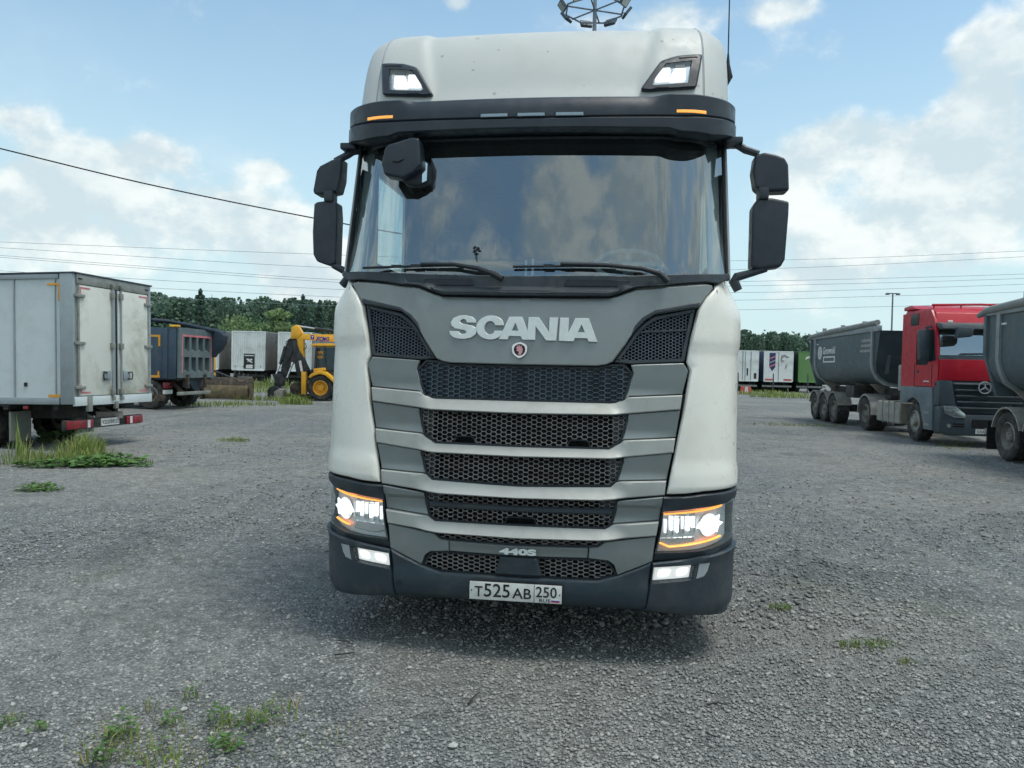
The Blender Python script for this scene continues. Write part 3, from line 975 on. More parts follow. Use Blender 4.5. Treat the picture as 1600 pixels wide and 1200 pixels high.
for s in (1, -1):
    b_ = panel('bumper_corner', cb, 'bumper_plastic', T, s, off=.012, thick=.06, bev=.008, relief=cbr, grid=.04, xin=False, holes=[fogU, fogBU], smooth=45)
    panel('blanking_cover', fogBU, 'lamp_grey', b_, s, off=.010, thick=.02, bev=.003, xin=False)
    fl = panel('fog_lamp', fogU, 'lamp_reflector', T, s, off=-.035, thick=.02, bev=.002, xin=False)
    cx0, cx1 = .775, .985
    panel('reflector', [(.772, .545), (.985, .563), (.972, .492), (.764, .470)], 'led_fogsoft', fl, s, off=-.027, thick=.008, bev=.003)
    for k in range(2):
        xa = cx0 + .006 + k * .105
        panel('reflector', rnd([(xa + .012, .532 + .088 * (xa - .75)), (xa + .086, .530 + .088 * (xa - .66)), (xa + .074, .486 + .10 * (xa - .66)), (xa + .006, .480 + .1 * (xa - .75))], .026),
              'led_fog', fl, s, off=-.020, thick=.012, bev=.006)
    panel('lens', [(U(.772), .548), (U(.990), .568), (U(.976), .492), (U(.762), .466)], 'lamp_glass', fl, s, off=.004, thick=.006, bev=.002, xin=False)
    panel('lamp_bezel', bez, 'dark_plastic', T, s, off=.0, thick=.06, bev=.008, xin=False, grid=.04, holes=[HLU], smooth=45,
          relief=lambda u, z: .020 * sst((z - .915) / .02) - .012 * sst((.625 - z) / .01))
    hl = panel('headlamp', HLU, 'lamp_housing', T, s, off=-.046, thick=.02, bev=.002, xin=False, grid=.05)
    # round low-beam unit
    pc = FM(s * U(1.095), .782, -.030); nrm = FM(s * U(1.095), .782, .05) - pc; nrm.normalize()
    m = MB()
    def ringp(rr_, dd, n=24, pc=pc, nrm=nrm):
        sx = Vector((0, 0, 1)); sy = nrm.cross(sx).normalized()
        return [pc + nrm * dd + (sx * math.cos(2 * PI * k / n) + sy * math.sin(2 * PI * k / n)) * rr_ for k in range(n)]
    rr = [ringp(.066, -.004), ringp(.060, -.010), ringp(.04, -.022)]
    vs_ = [p for r_ in rr for p in r_]
    m.add(vs_, [(a * 24 + k, a * 24 + (k + 1) % 24, (a + 1) * 24 + (k + 1) % 24, (a + 1) * 24 + k) for a in range(2) for k in range(24)])
    m.build('reflector_bowl', 'lamp_reflector', hl)
    spl = [(1.02, .800), (1.045, .822), (1.075, .818), (1.095, .848), (1.118, .826), (1.155, .838), (1.150, .803), (1.182, .788), (1.150, .768), (1.142, .738), (1.100, .746), (1.060, .732), (1.048, .760), (1.005, .772)]
    panel('glare_patch', [(U(x), z) for x, z in spl], 'led_soft', hl, s, off=-.012, thick=.01, bev=.006, xin=False, grid=.04)  # glowing plate shaped to imitate the glare of the low beam
    m = MB(); r0 = ringp(.030, .012); r1 = ringp(.020, .022); r2 = ringp(.002, .026)
    vs_ = r0 + r1 + r2
    m.add(vs_, [(a * 24 + k, a * 24 + (k + 1) % 24, (a + 1) * 24 + (k + 1) % 24, (a + 1) * 24 + k) for a in range(2) for k in range(24)])
    m.build('low_beam', 'led_white', hl)
    # upright light blades of the daytime lamp, over a ribbed bright reflector
    for k in range(6):
        xa = .818 + k * .033
        zl, zh = .742 + .012 * (k % 2) + .02 * k / 5, .826 - .010 * ((k + 1) % 2) + .012 * k / 5
        panel('light_blade', [(xa + .002, zl), (xa + .014, zl - .002), (xa + .017, zh), (xa - .001, zh + .003)],
              'led_white' if k % 3 else 'led_soft', hl, s, off=-.030 - .008 * (k % 2), thick=.02, bev=.003)
        panel('reflector_rib', [(xa + .016, .728 + .02 * k / 5), (xa + .022, .728 + .02 * k / 5), (xa + .024, .838), (xa + .018, .838)], 'lamp_reflector', hl, s, off=-.026, thick=.025, bev=.002)
    panel('reflector', [(.818, .852), (1.01, .870), (1.00, .835), (.812, .836)], 'lamp_reflector', hl, s, off=-.036, thick=.02, bev=.003)
    panel('lower_trim', [(.786, .712), (1.00, .724), (1.02, .676), (.86, .660), (.80, .676)], 'lamp_reflector', hl, s, off=-.036, thick=.02, bev=.004)
    panel('turn_signal', [(U(.815), .852), (U(1.0), .870), (U(1.172), .892), (U(1.172), .882), (U(1.0), .862), (U(.815), .846)], 'led_amber', hl, s, off=-.016, thick=.016, bev=.003, xin=False)
    low = [(U(.795), .690), (U(.852), .668), (U(.95), .679), (U(1.17), .714), (U(1.17), .706), (U(.95), .672), (U(.849), .661), (U(.790), .685)]
    if s < 0: low = [(U(1.04), .694), (U(1.17), .714), (U(1.17), .706), (U(1.05), .688)]
    panel('turn_signal', low, 'led_amber', hl, s, off=-.016, thick=.016, bev=.003, xin=False)
    panel('lens', HLU, 'lamp_glass', hl, s, off=.004, thick=.008, bev=.003, xin=False, grid=.05)

# towing eye recess
m = MB(); c_ = FM(-.70, .385, .0)
m.lathe([(.018, -.014), (.018, .0), (.011, .0), (.010, .02)], (c_.x, c_.y - .012, c_.z), 'y', 16)
m.build('towing_eye', 'black_plastic', T)
panel('towing_recess', rnd([(-.682, .402), (-.640, .402), (-.640, .372), (-.682, .372)], .008), 'void', T, off=.014, thick=.02, bev=.002)

# ---- number plate
py_ = FM(0, .385, .040).y
pl = MB().box(-.272, .262, py_ - .008, py_ + .012, .330, .440).build('number_plate', 'plate_black', T, bevel=.003)
MB().box(-.268, .258, py_ - .011, py_ - .004, .334, .436).build('plate_face', 'plate_white', pl, bevel=.002)
MB().box(.101, .1035, py_ - .0125, py_ - .004, .334, .436).build('plate_divider', 'plate_black', pl)
tm = lambda x, z: Matrix.Translation((x, py_ - .012, z))
text_mesh('plate_text', 'T', 'plate_black', pl, tm(-.238, .352), .058, .002, bold=.008, fit=.046)
text_mesh('plate_text', '525', 'plate_black', pl, tm(-.184, .352), .076, .002, bold=.008, fit=.148)
text_mesh('plate_text', 'AB', 'plate_black', pl, tm(-.022, .352), .058, .002, bold=.008, fit=.108)
text_mesh('plate_text', '250', 'plate_black', pl, tm(.112, .366), .060, .002, bold=.006, fit=.118)
text_mesh('plate_text', 'RUS', 'plate_black', pl, tm(.132, .339), .019, .002, bold=.002, fit=.062)
for k, mt in enumerate(('flag_red', 'flag_blue', 'flag_white')):
    MB().box(.200, .246, py_ - .0125, py_ - .004, .341 + k * .006, .3468 + k * .006).build('plate_flag', mt, pl)
for x in (-.256, .246):
    MB().lathe([(.004, -.0135), (.004, -.004)], (x, py_, .385), 'y', 10).build('plate_screw', 'plate_black', pl)

# ---- black cowl under the windscreen
cowl = both([(0, 2.185), (.6, 2.195), (1.10, 2.222), (1.168, 2.235), (1.172, 2.205), (1.10, 2.166), (1.03, 2.168), (.82, 2.146), (.625, 2.124), (.525, 2.086), (.48, 2.072), (0, 2.068)])
panel('cowl', cowl, 'dark_plastic', T, off=.012, thick=.06, bev=.006, grid=.03,
      relief=lambda x, z: .030 * (1 - sst((z - (2.118 + .02 * sst((abs(x) - .5) / .2))) / .008)))
panel('cowl_lip', both([(0, 2.094), (.13, 2.094), (.15, 2.098), (.47, 2.098), (.52, 2.108), (.555, 2.118), (.53, 2.092), (.48, 2.080), (0, 2.078)]), 'dark_plastic', T, off=.046, thick=.04, bev=.006, grid=.03)
for x0, x1 in ((-.62, -.30), (.22, .60)):
    panel('cowl_vent', [(x0, 2.128), (x1, 2.128), (x1 - .01, 2.166), (x0 + .02, 2.166)], 'black_plastic', T, off=.017, thick=.02, bev=.003, grid=.05)

# ---- windscreen and its surround
pm('pillar_sheen', rgb(150, 154, 152), .9, var=.1)  # pale tone imitating the reflection along the windscreen edges
def FMW(u, z, off=0.0):
    x, y, nx_, ny_ = plan(u, .60, .75)
    k = 1 - .012 * (z - 2.2)
    return Vector(((x + nx_ * off) * k, y + prof(z) + ny_ * off, z))
ws = both([(0, 3.2), (.9, 3.2), (1.200, 3.2), (1.208, 2.21), (.9, 2.16), (0, 2.15)])
panel('windscreen', ws, 'windscreen_glass', T, off=-.004, thick=.006, bev=.001, grid=.07, xin=False, fm=FMW)
panel('screen_band', both([(0, 3.2), (1.195, 3.2), (1.195, 3.10), (1.12, 3.075), (1.06, 3.062), (.88, 3.062), (.82, 3.078), (0, 3.078)]), 'black_plastic', T, off=-.012, thick=.004, bev=.001, grid=.07, xin=False, fm=FMW)
for s in (1, -1):
    panel('screen_trim', [(1.197, 3.19), (1.212, 3.19), (1.220, 2.20), (1.205, 2.20)], 'rubber', T, s, off=.005, thick=.02, bev=.004, xin=False, fm=FMW)
    panel('pillar_sheen_trim', [(1.085, 3.19), (1.196, 3.19), (1.204, 2.22), (1.10, 2.22)], 'pillar_sheen', T, s, off=-.035, thick=.02, bev=.004, xin=False, grid=.08, fm=FMW)  # lining added behind the glass, pale to imitate its edge reflection
    panel('pillar', [(1.213, 3.2), (1.235, 3.2), (1.243, 2.20), (1.221, 2.20)], 'visor_plastic', T, s, off=.003, thick=.03, bev=.006, xin=False, grid=.08, fm=FMW)
    panel('pillar_strip', [(1.216, 3.19), (1.232, 3.19), (1.240, 2.21), (1.224, 2.21)], 'lamp_grey', T, s, off=.010, thick=.02, bev=.004, xin=False, grid=.08, fm=FMW)

# ---- sun visor
VIS0 = lambda u, z, off=0.0: (lambda q: Vector((q[0] + q[2] * off, q[1] + .15 + q[3] * off, z)))(plan(u, .34, .88))
def vis(name, outl, off, thick, rel=None, bev=.008, mat='visor_plastic', par=None, s=1):
    return panel(name, outl, mat, par or T, s, off=off, thick=thick, bev=bev, relief=rel, grid=.05, xin=False, fm=VIS0, smooth=40)
vtop = both([(0, 3.244), (.70, 3.244), (.80, 3.250), (1.06, 3.252), (1.22, 3.260), (1.40, 3.268), (1.60, 3.275), (1.60, 3.178), (1.40, 3.172), (1.22, 3.152), (1.06, 3.134), (.9, 3.122), (0, 3.114)])
v0 = vis('sun_visor', vtop, .0, .10, lambda u, z: -.035 * sst((z - 3.195) / .045) * sst((.8 - abs(u)) / .1))
vlow = both([(0, 3.110), (.9, 3.118), (1.06, 3.130), (1.22, 3.148), (1.40, 3.168), (1.60, 3.174), (1.60, 3.088), (1.40, 3.078), (1.22, 3.052), (1.06, 3.025), (.86, 3.030), (.80, 3.048), (0, 3.052)])
vis('visor_lower', vlow, .006, .14, lambda u, z: -.012 * sst((3.05 - z) / .05), par=v0)
vis('visor_underside', both([(0, 3.03), (.80, 3.03), (.86, 3.02), (1.22, 3.06), (1.22, 3.01), (1.05, 3.020), (.84, 3.020), (.78, 3.040), (0, 3.042)]), -.12, .03, None, mat='black_plastic', par=v0)
m = MB()
pu = [i * .1 for i in range(-14, 15)]
vs_ = [VIS0(u, 3.058 + .03 * sst((abs(u) - .9) / .5), 0) for u in pu] + [VIS0(u, 3.06 + .01 * sst((abs(u) - .9) / .5), -.13) for u in pu]
m.add(vs_, [(i, i + 1, len(pu) + i + 1, len(pu) + i) for i in range(len(pu) - 1)])
m.build('visor_shelf', 'black_plastic', v0)
vs_ = [VIS0(u, 3.222 + .05 * sst((abs(u) - .9) / .5), -.03) for u in pu] + [VIS0(u, 3.26 + .04 * sst((abs(u) - .9) / .5), -.22) for u in pu]
m = MB().add(vs_, [(i, i + 1, len(pu) + i + 1, len(pu) + i) for i in range(len(pu) - 1)])
m.build('visor_top', 'visor_plastic', v0)
for s in (1, -1):
    vis('marker_lamp', [(.838, 3.156), (1.012, 3.160), (1.012, 3.142), (.838, 3.140)], .004, .02, None, .002, 'amber_marker', v0, s)
for x0 in (-.303, -.085, .139):
    k_ = vis('marker_lamp', [(x0, 3.146), (x0 + .175, 3.146), (x0 + .175, 3.118), (x0, 3.118)], .002, .02, None, .002, 'black_plastic', v0)
    vis('marker_lens', [(x0 + .008, 3.140), (x0 + .167, 3.140), (x0 + .167, 3.122), (x0 + .008, 3.122)], .005, .02, None, .002, 'marker_white', k_)

# ---- roof fairing: centre shell and two side shells split by a shut line
RP = [(.34, 3.20), (.36, 3.28), (.385, 3.36), (.42, 3.47), (.465, 3.58), (.52, 3.69), (.58, 3.77), (.65, 3.825), (.73, 3.858), (.85, 3.885), (1.05, 3.905), (1.6, 3.92), (2.25, 3.92)]
WTOP = 3.92
def roofpt(u, i, off=0.0):
    y0, z = RP[i]
    k = max(0, min(1, (z - 3.70) / .22))
    shrink = .19 * (1 - math.sqrt(max(0, 1 - k * k)))
    cx, cr = .93, .24
    x, y, nx_, ny_ = plan(u, cr, cx)
    s = 1 if u >= 0 else -1
    hw = abs(x) * (1 - shrink / 1.17)
    yy = y0 + y * (1 if i < 9 else max(0, 1 - (i - 8) * .25)) - (1 if False else 0)
    return Vector((s * (hw) + nx_ * off, min(yy, 2.3), z + (off * .4 if i > 5 else 0) )) + Vector((0, ny_ * off, 0))
def roof_rel(u, i):
    a = abs(u)
    z = RP[i][1]
    edge = .60 + (z - 3.28) * .24
    sh = .024 * sst((a - edge) / .05)
    low = .020 * (1 - sst((z - 3.29) / .05))
    return max(sh, low)
def roof_shell(name, us, par):
    V = [roofpt(u, i, roof_rel(u, i)) for i in range(len(RP)) for u in us]
    n = len(us)
    Fc = [(i * n + j, i * n + j + 1, (i + 1) * n + j + 1, (i + 1) * n + j) for i in range(len(RP) - 1) for j in range(n - 1)]
    o = mesh_obj(name, V, Fc, 'roof_paint', par, 45)
    md = o.modifiers.new('sub', 'SUBSURF'); md.levels = 2; md.render_levels = 2
    return o
uc = [-1.0] + [-.99 + i * .033 for i in range(61)] + [1.0]
roof_shell('roof_fairing', uc, T)
for s in (1, -1):
    us = [s * u for u in (1.012, 1.018, 1.05, 1.10, 1.15, 1.20, 1.25, 1.30, 1.34, 1.5, 1.9, 2.4, 2.9)]
    roof_shell('roof_side_fairing', us if s > 0 else us[::-1], T)
# black packing behind the shut lines
for s in (1, -1):
    pts = [roofpt(s * 1.006, i, -.010 + roof_rel(s * 1.0, i)) for i in range(11)]
    MB().tube(pts, .010, 6).build('shut_line', 'lamp_grey', T)
# rear of the cab and its sides with real window openings
m = MB()
m.box(-1.14, 1.14, 2.31, 2.34, 1.1, 3.9)
m.build('cab_rear_wall', 'white_paint', T)
for s in (1, -1):
    m = MB()
    x0, x1 = (1.145, 1.165) if s > 0 else (-1.165, -1.145)
    m.prism([(.36, 2.0), (.80, 2.0), (.80, 3.25), (.62, 3.25)], 'x', x0, x1); m.box(x0, x1, 1.62, 2.30, 2.0, 3.25)
    m.box(x0, x1, .80, 1.62, 2.0, 2.36); m.box(x0, x1, .80, 1.62, 2.98, 3.25); m.box(*sorted((s * 1.15, s * 1.24)), .62, 2.30, 1.0, 2.0)
    sd = m.build('cab_side', 'white_paint', T)
    MB().box(x0 + .006, x1 - .006, .80, 1.62, 2.36, 2.98).build('side_window', 'window_glass', sd)
    x2, x3 = (1.125, 1.143) if s > 0 else (-1.143, -1.125)
    m = MB()
    m.box(x2, x3, .55, .86, 1.3, 3.2); m.box(x2, x3, 1.62, 2.27, 1.3, 3.2); m.box(x2, x3, .86, 1.62, 1.3, 2.36); m.box(x2, x3, .86, 1.62, 2.98, 3.2)
    m.build('inner_trim', 'interior_mid', sd)
    m = MB(); m.box(1.16 * s - .06, 1.16 * s + .06, .62, 1.9, .35, 1.02); m.build('step_panel', 'dark_plastic', T, bevel=.02)
# cab interior
m = MB(); m.box(-1.12, 1.12, .45, 2.26, 1.52, 1.58); m.build('cab_floor', 'interior_dark', T)
m = MB(); m.box(-1.12, 1.12, 2.20, 2.26, 1.58, 3.2); m.build('bunk_wall', 'interior_mid', T)
m = MB(); m.box(-1.12, 1.12, .55, 2.26, 3.14, 3.19); m.build('headliner', 'interior_mid', T)
dash = [(.20, 2.13), (.30, 2.175), (.52, 2.215), (.70, 2.18), (.78, 2.02), (.74, 1.6), (.20, 1.6)]
MB().prism([(y, z) for y, z in dash], 'x', -1.10, 1.10).build('dashboard', 'interior_dark', T, bevel=.02)
def seat(x):
    m = MB(); m.box(x - .26, x + .26, 1.05, 1.58, 1.95, 2.12)
    q = m.build('seat', 'seat_cloth', T, bevel=.05, segs=3)
    m = MB(); m.box(x - .25, x + .25, 1.52, 1.68, 2.05, 2.72); m.build('backrest', 'seat_cloth', q, bevel=.06, segs=3)
    m = MB(); m.box(x - .15, x + .15, 1.54, 1.66, 2.74, 2.95); m.build('headrest', 'seat_cloth', q, bevel=.05, segs=3)
seat(.62); seat(-.62)
cw_ = Vector((.60, .86, 2.36)); ax = Vector((0, -.55, .83)).normalized(); sx = Vector((1, 0, 0)); sy = ax.cross(sx)
m = MB(); m.tube([cw_ + (sx * math.cos(a) + sy * math.sin(a)) * .215 for a in [2 * PI * i / 32 for i in range(33)]], .017, 8)
m.tube([cw_ - sx * .2, cw_ + sx * .2], .02, 6); m.tube([cw_, cw_ + sy * .2], .02, 6); m.tube([cw_, cw_ - ax * .3], .035, 8)
m.build('steering_wheel', 'lamp_grey', T)
m = MB(); m.box(.475, .555, .20, .225, 2.20, 2.33); m.build('dash_phone', 'black_plastic', T, bevel=.008)
m = MB(); m.tube([(-.02, .27, 2.17), (-.02, .27, 2.30), (.02, .27, 2.31), (.02, .27, 2.17)], .008, 6); m.build('phone_clip', 'lamp_grey', T)
# dried leaf stuck on the glass
m = MB()
for i in range(9):
    a, r_ = random.uniform(0, 6.28), random.uniform(.006, .02)
    p = Vector((-.300 + math.cos(a) * .012, .075 + .30, 2.335 + math.sin(a) * .02)); p.y = FM(p.x, p.z, .012).y
    m.add([p, p + Vector((r_, -.006, r_ * .6)), p + Vector((r_ * .2, -.002, r_ * 1.2)), p + Vector((-r_ * .7, .0, r_ * .3))], [(0, 1, 2, 3)])
m.tube([(-.298, FM(0, 2.30, .01).y, 2.28), (-.302, FM(0, 2.33, .012).y, 2.33)], .003, 5)
m.build('dried_leaf', 'interior_dark', T, None)

# ---- roof lamps
bz = [(.768, 3.512), (.853, 3.548), (.995, 3.570), (.960, 3.292), (.680, 3.262), (.632, 3.272), (.748, 3.492)]
ln = [(.785, 3.480), (.938, 3.506), (.920, 3.326), (.712, 3.304), (.694, 3.318)]
def RF(u, z, off=0.0):
    z = 3.325 + (z - 3.262) * .854
    for i in range(len(RP) - 1):
        if z <= RP[i + 1][1]: break
    t = (z - RP[i][1]) / (RP[i + 1][1] - RP[i][1])
    p = roofpt(u, i, .024 + off) * (1 - t) + roofpt(u, i + 1, .024 + off) * t
    return p
for s in (1, -1):
    rl = panel('roof_lamp', rnd(bz, .018, 3), 'visor_plastic', T, s, off=.034, thick=.07, bev=.010, xin=False, fm=RF, grid=.04, holes=[ln], smooth=40)
    panel('lamp_bowl', ln, 'lamp_reflector', rl, s, off=.006, thick=.01, bev=.001, xin=False, fm=RF)
    for x0, x1 in ((.735, .812), (.824, .905)):
        panel('lamp_element', rnd([(x0 + .012, 3.455), (x1, 3.462), (x1 - .004, 3.345), (x0 - .022, 3.335)], .018), 'led_roof', rl, s, off=.018, thick=.015, bev=.006, xin=False, fm=RF)
        panel('lamp_brow', [(x0 + .016, 3.478), (x1 - .004, 3.486), (x1 - .006, 3.452), (x0 + .012, 3.446)], 'visor_plastic', rl, s, off=.022, thick=.015, bev=.003, xin=False, fm=RF)
    panel('lens', inset(ln if area(ln) > 0 else ln[::-1], .002), 'lamp_glass', rl, s, off=.030, thick=.006, bev=.002, xin=False, fm=RF)
    panel('lamp_slot', [(.86, 3.528), (.965, 3.540), (.965, 3.531), (.86, 3.518)], 'void', rl, s, off=.0355, thick=.01, bev=.001, xin=False, fm=RF)
    panel('lamp_slot', [(.722, 3.286), (.80, 3.292), (.80, 3.284), (.712, 3.277)], 'void', rl, s, off=.0355, thick=.01, bev=.001, xin=False, fm=RF)

# ---- ramp mirror on the passenger side
RMX = lambda x, z: (x * 1.008 + .004, z + .012)
m = MB(); m.prism([RMX(*p) for p in [(-.862, 2.930), (-.842, 2.952), (-.700, 2.992), (-.655, 2.985), (-.640, 2.830), (-.684, 2.785), (-.750, 2.752), (-.862, 2.774), (-.880, 2.84)]], 'y', .125, .255)
fm_ = m.build('ramp_mirror', 'visor_plastic', T, bevel=.028, segs=3, smooth=50)
m = MB(); m.prism([(-.80, 2.79), (-.755, 2.745), (-.66, 2.735), (-.615, 2.755), (-.612, 2.875), (-.66, 2.90), (-.72, 2.88)], 'y', .20, .30)
m.build('dark_back_reflection', 'black_plastic', fm_, bevel=.02, segs=3, smooth=50)  # mirror's dark back and its reflection in the windscreen, built as one block
m = MB(); m.prism([(-.650, 2.752), (-.622, 2.765), (-.619, 2.865), (-.65, 2.885)], 'y', .194, .204); m.build('mirror_glass', 'mirror_glass', fm_)
m = MB(); m.tube([(-.70, .20, 2.985), (-.70, .24, 3.04)], .022, 8); m.build('mirror_bracket', 'black_plastic', fm_)
m = MB(); m.tube([(-.79, .20, 2.965), (-.77, .24, 3.03)], .016, 8); m.build('mirror_bracket', 'black_plastic', fm_)
m = MB(); m.tube([(-.812, .122, 2.862), (-.780, .120, 2.858), (-.745, .122, 2.874)], .004, 6); m.build('housing_groove', 'void', fm_)

# ---- door mirrors
MIR = [
    (1, [(1.318, 2.955), (1.374, 2.972), (1.440, 2.958), (1.494, 2.938), (1.518, 2.898), (1.528, 2.742), (1.361, 2.737), (1.325, 2.765), (1.308, 2.86)],
     [(1.312, 2.650), (1.348, 2.705), (1.430, 2.700), (1.529, 2.680), (1.528, 2.60), (1.514, 2.335), (1.490, 2.291), (1.369, 2.275), (1.312, 2.285)],
     (1.345, 1.405), [(1.165, 3.055), (1.215, 3.045), (1.27, 3.00), (1.345, 2.968)], [(1.41, 2.283), (1.30, 2.250), (1.238, 2.232), (1.222, 2.205), (1.250, 2.150)]),
    (-1, [(-1.226, 2.972), (-1.300, 2.958), (-1.385, 2.920), (-1.408, 2.890), (-1.432, 2.765), (-1.424, 2.742), (-1.345, 2.744), (-1.255, 2.760), (-1.232, 2.84)],
     [(-1.424, 2.680), (-1.40, 2.692), (-1.290, 2.704), (-1.260, 2.690), (-1.252, 2.60), (-1.258, 2.300), (-1.300, 2.282), (-1.395, 2.310), (-1.424, 2.355), (-1.432, 2.5)],
     (-1.345, -1.285), [(-1.150, 3.045), (-1.185, 3.030), (-1.215, 3.000), (-1.29, 2.955)], [(-1.29, 2.290), (-1.215, 2.255), (-1.185, 2.235), (-1.190, 2.20), (-1.228, 2.160)]),
]
for s, upo, loo, (sa, sb), arm_u, arm_l in MIR:
    cxm = (1.425 if s > 0 else -1.345)
    upo, loo = [[(cxm + (x - cxm) * (.97 if s > 0 else .90), z) for x, z in q] for q in (upo, loo)]
    mr = MB().prism(upo, 'y', .42, .55).build('door_mirror', 'visor_plastic', T, bevel=.020, segs=4, smooth=55)
    MB().prism(loo, 'y', .42, .55).build('main_housing', 'visor_plastic', mr, bevel=.020, segs=4, smooth=55)
    MB().prism([(x * .1 + .9 * (sum(p[0] for p in upo) / len(upo)), z) for x, z in upo], 'y', .55, .556).build('mirror_glass', 'mirror_glass', mr)
    MB().prism(inset(loo if area(loo) > 0 else loo[::-1], .02), 'y', .548, .556).build('mirror_glass', 'mirror_glass', mr)
    MB().box(min(sa, sb), max(sa, sb), .40, .50, 2.69, 2.76).build('mirror_stem', 'visor_plastic', mr, bevel=.012)
    MB().tube([(x, .45 + .02 * i, z) for i, (x, z) in enumerate(arm_u[::-1])], [.022, .024, .026, .030], 10).build('mirror_arm', 'visor_plastic', mr)
    MB().tube([(x, .45, z) for x, z in arm_l], [.020, .024, .028, .032, .026], 10).build('mirror_arm', 'visor_plastic', mr)
    MB().box(*sorted((s * 1.15, s * 1.25)), .42, .56, 3.028, 3.068).build('mirror_mount', 'visor_plastic', mr, bevel=.01)

# ---- wipers
def wiper(blade, arm):
    w0 = MB().tube([FM(U(x), z, .028) for x, z in blade], .0075, 6).build('wiper', 'black_plastic', T)
    MB().tube([FM(U(x), z, .050) for x, z in arm], [.010, .012, .014, .017, .020][:len(arm)], 8).build('wiper_arm', 'black_plastic', w0)
    b0, b1 = Vector(blade[0]), Vector(blade[-1])
    for t in (.35, .55):
        p = b0.lerp(b1, t)
        c = FM(U(p.x), p.y, .036)
        MB().box(c.x - .03, c.x + .03, c.y - .01, c.y + .008, c.z - .006, c.z + .010).build('wiper_clip', 'black_plastic', w0)
wiper([(-.985, 2.235), (-.80, 2.238), (-.55, 2.244), (-.38, 2.246)], [(-.62, 2.252), (-.42, 2.248), (-.28, 2.225), (-.19, 2.195), (-.13, 2.165)])
wiper([(-.075, 2.238), (.12, 2.242), (.30, 2.246), (.52, 2.246)], [(.20, 2.254), (.45, 2.250), (.66, 2.232), (.76, 2.205), (.81, 2.160)])

# ---- aerial
m = MB(); m.tube([(1.205, .90, 3.545), (1.222, .90, 3.60), (1.215, .90, 3.68), (1.214, .90, 3.75)], [.012, .026, .012, .006], 8)
an = m.build('aerial', 'black_plastic', T)
m = MB(); m.tube([(1.214, .90, 3.74), (1.212, .90, 4.2), (1.205, .90, 4.7)], [.0045, .004, .003], 6); m.build('aerial_whip', 'black_plastic', an)

# ---- running gear
for y, tw in ((1.40, .32), (5.05, .60)):
    for s in (1, -1):
        wheel(T, (s * (1.02 if tw < .5 else .93), y, .50), .50, tw, s, 'x', n=24)
m = MB(); m.box(-.43, -.36, .5, 6.2, .62, .92); m.box(.36, .43, .5, 6.2, .62, .92); m.box(-.5, .5, .35, 1.1, .45, 1.0); m.box(-1.0, 1.0, 1.33, 1.47, .42, .56); m.box(-.8, .8, 4.95, 5.15, .40, .60)
m.box(-.5, .5, 1.1, 2.3, .6, 1.5)
m.build('chassis_frame', 'chassis', T)
for s in (1, -1):
    MB().box(*sorted((s * .62, s * 1.2)), 2.5, 3.9, .42, 1.05).build('fuel_tank', 'rim_grey', T, bevel=.05, segs=3)
MB().box(-.5, .5, 4.3, 5.6, 1.0, 1.12).build('fifth_wheel', 'chassis', T, bevel=.02)

# ------------------------------------------------------------------ more materials
pm('box_side', rgb(196, 206, 207), .45, var=.04, vscale=.8, dirt=(rgb(140, 140, 130), .25, 1.6))
pm('box_door', rgb(208, 211, 202), .5, var=.06, vscale=.7, dirt=(rgb(142, 140, 120), .95, .8))
pm('alu_grey', rgb(150, 160, 164), .4, .4, var=.06, vscale=3, dirt=(rgb(110, 110, 104), .25, 4))
pm('alu_dirty', rgb(140, 144, 138), .5, .3, var=.12, vscale=5, dirt=(rgb(90, 88, 78), .5, 7))
pm('tape_orange', rgb(215, 150, 40), .5, var=.08)
pm('tape_red', rgb(190, 112, 118), .6, var=.2, vscale=6)
pm('tape_white', rgb(210, 205, 205), .5, var=.1)
pm('lamp_red', rgb(128, 36, 44), .3, var=.2, vscale=8)
pm('mudflap', rgb(118, 124, 116), .8, var=.15)
pm('tipper_blue', rgb(52, 72, 88), .5, .1, var=.12, vscale=1.2, dirt=(rgb(105, 104, 96), .3, 2))
pm('tipper_gate', rgb(88, 104, 108), .55, .1, var=.1, vscale=1.5, dirt=(rgb(125, 118, 105), .45, 3))
pm('tarp_navy', rgb(34, 50, 62), .7, var=.2, vscale=3, bump=.02, bscale=6)
pm('rust', rgb(52, 47, 44), .85, var=.35, vscale=4, bump=.004, bscale=30, dirt=(rgb(150, 130, 98), .5, 3))
pm('earth_steel', rgb(140, 126, 98), .8, var=.3, vscale=3, dirt=(rgb(70, 56, 46), .6, 2.2))
pm('machine_yellow', rgb(226, 168, 42), .45, var=.08, vscale=2, dirt=(rgb(120, 100, 70), .35, 3))
pm('machine_black', rgb(30, 36, 40), .5, var=.2, vscale=4, dirt=(rgb(110, 105, 95), .35, 4))
pm('trailer_white', rgb(212, 218, 216), .5, var=.05, vscale=.8, dirt=(rgb(120, 120, 112), .4, 1.0))
pm('trailer_shaded_side', rgb(120, 124, 122), .7, var=.3, vscale=.5, dirt=(rgb(30, 32, 33), .8, .5))  # side walls darkened in colour for the shade of the neighbouring trailer
pm('panel_black', rgb(24, 27, 28), .5, var=.1)
pm('print_white', rgb(205, 208, 205), .5, var=.08)
pm('print_navy', rgb(40, 46, 92), .5, var=.1)
pm('print_grey', rgb(140, 138, 132), .6, var=.2, vscale=3)
pm('print_blue', rgb(36, 50, 160), .5, var=.05)
pm('trailer_blue', rgb(34, 58, 98), .5, var=.12, dirt=(rgb(80, 84, 86), .3, 1))
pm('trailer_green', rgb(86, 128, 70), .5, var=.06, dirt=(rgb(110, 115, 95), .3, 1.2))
pm('trailer_green_dark', rgb(38, 70, 48), .6, var=.15, dirt=(rgb(60, 66, 60), .4, 1))
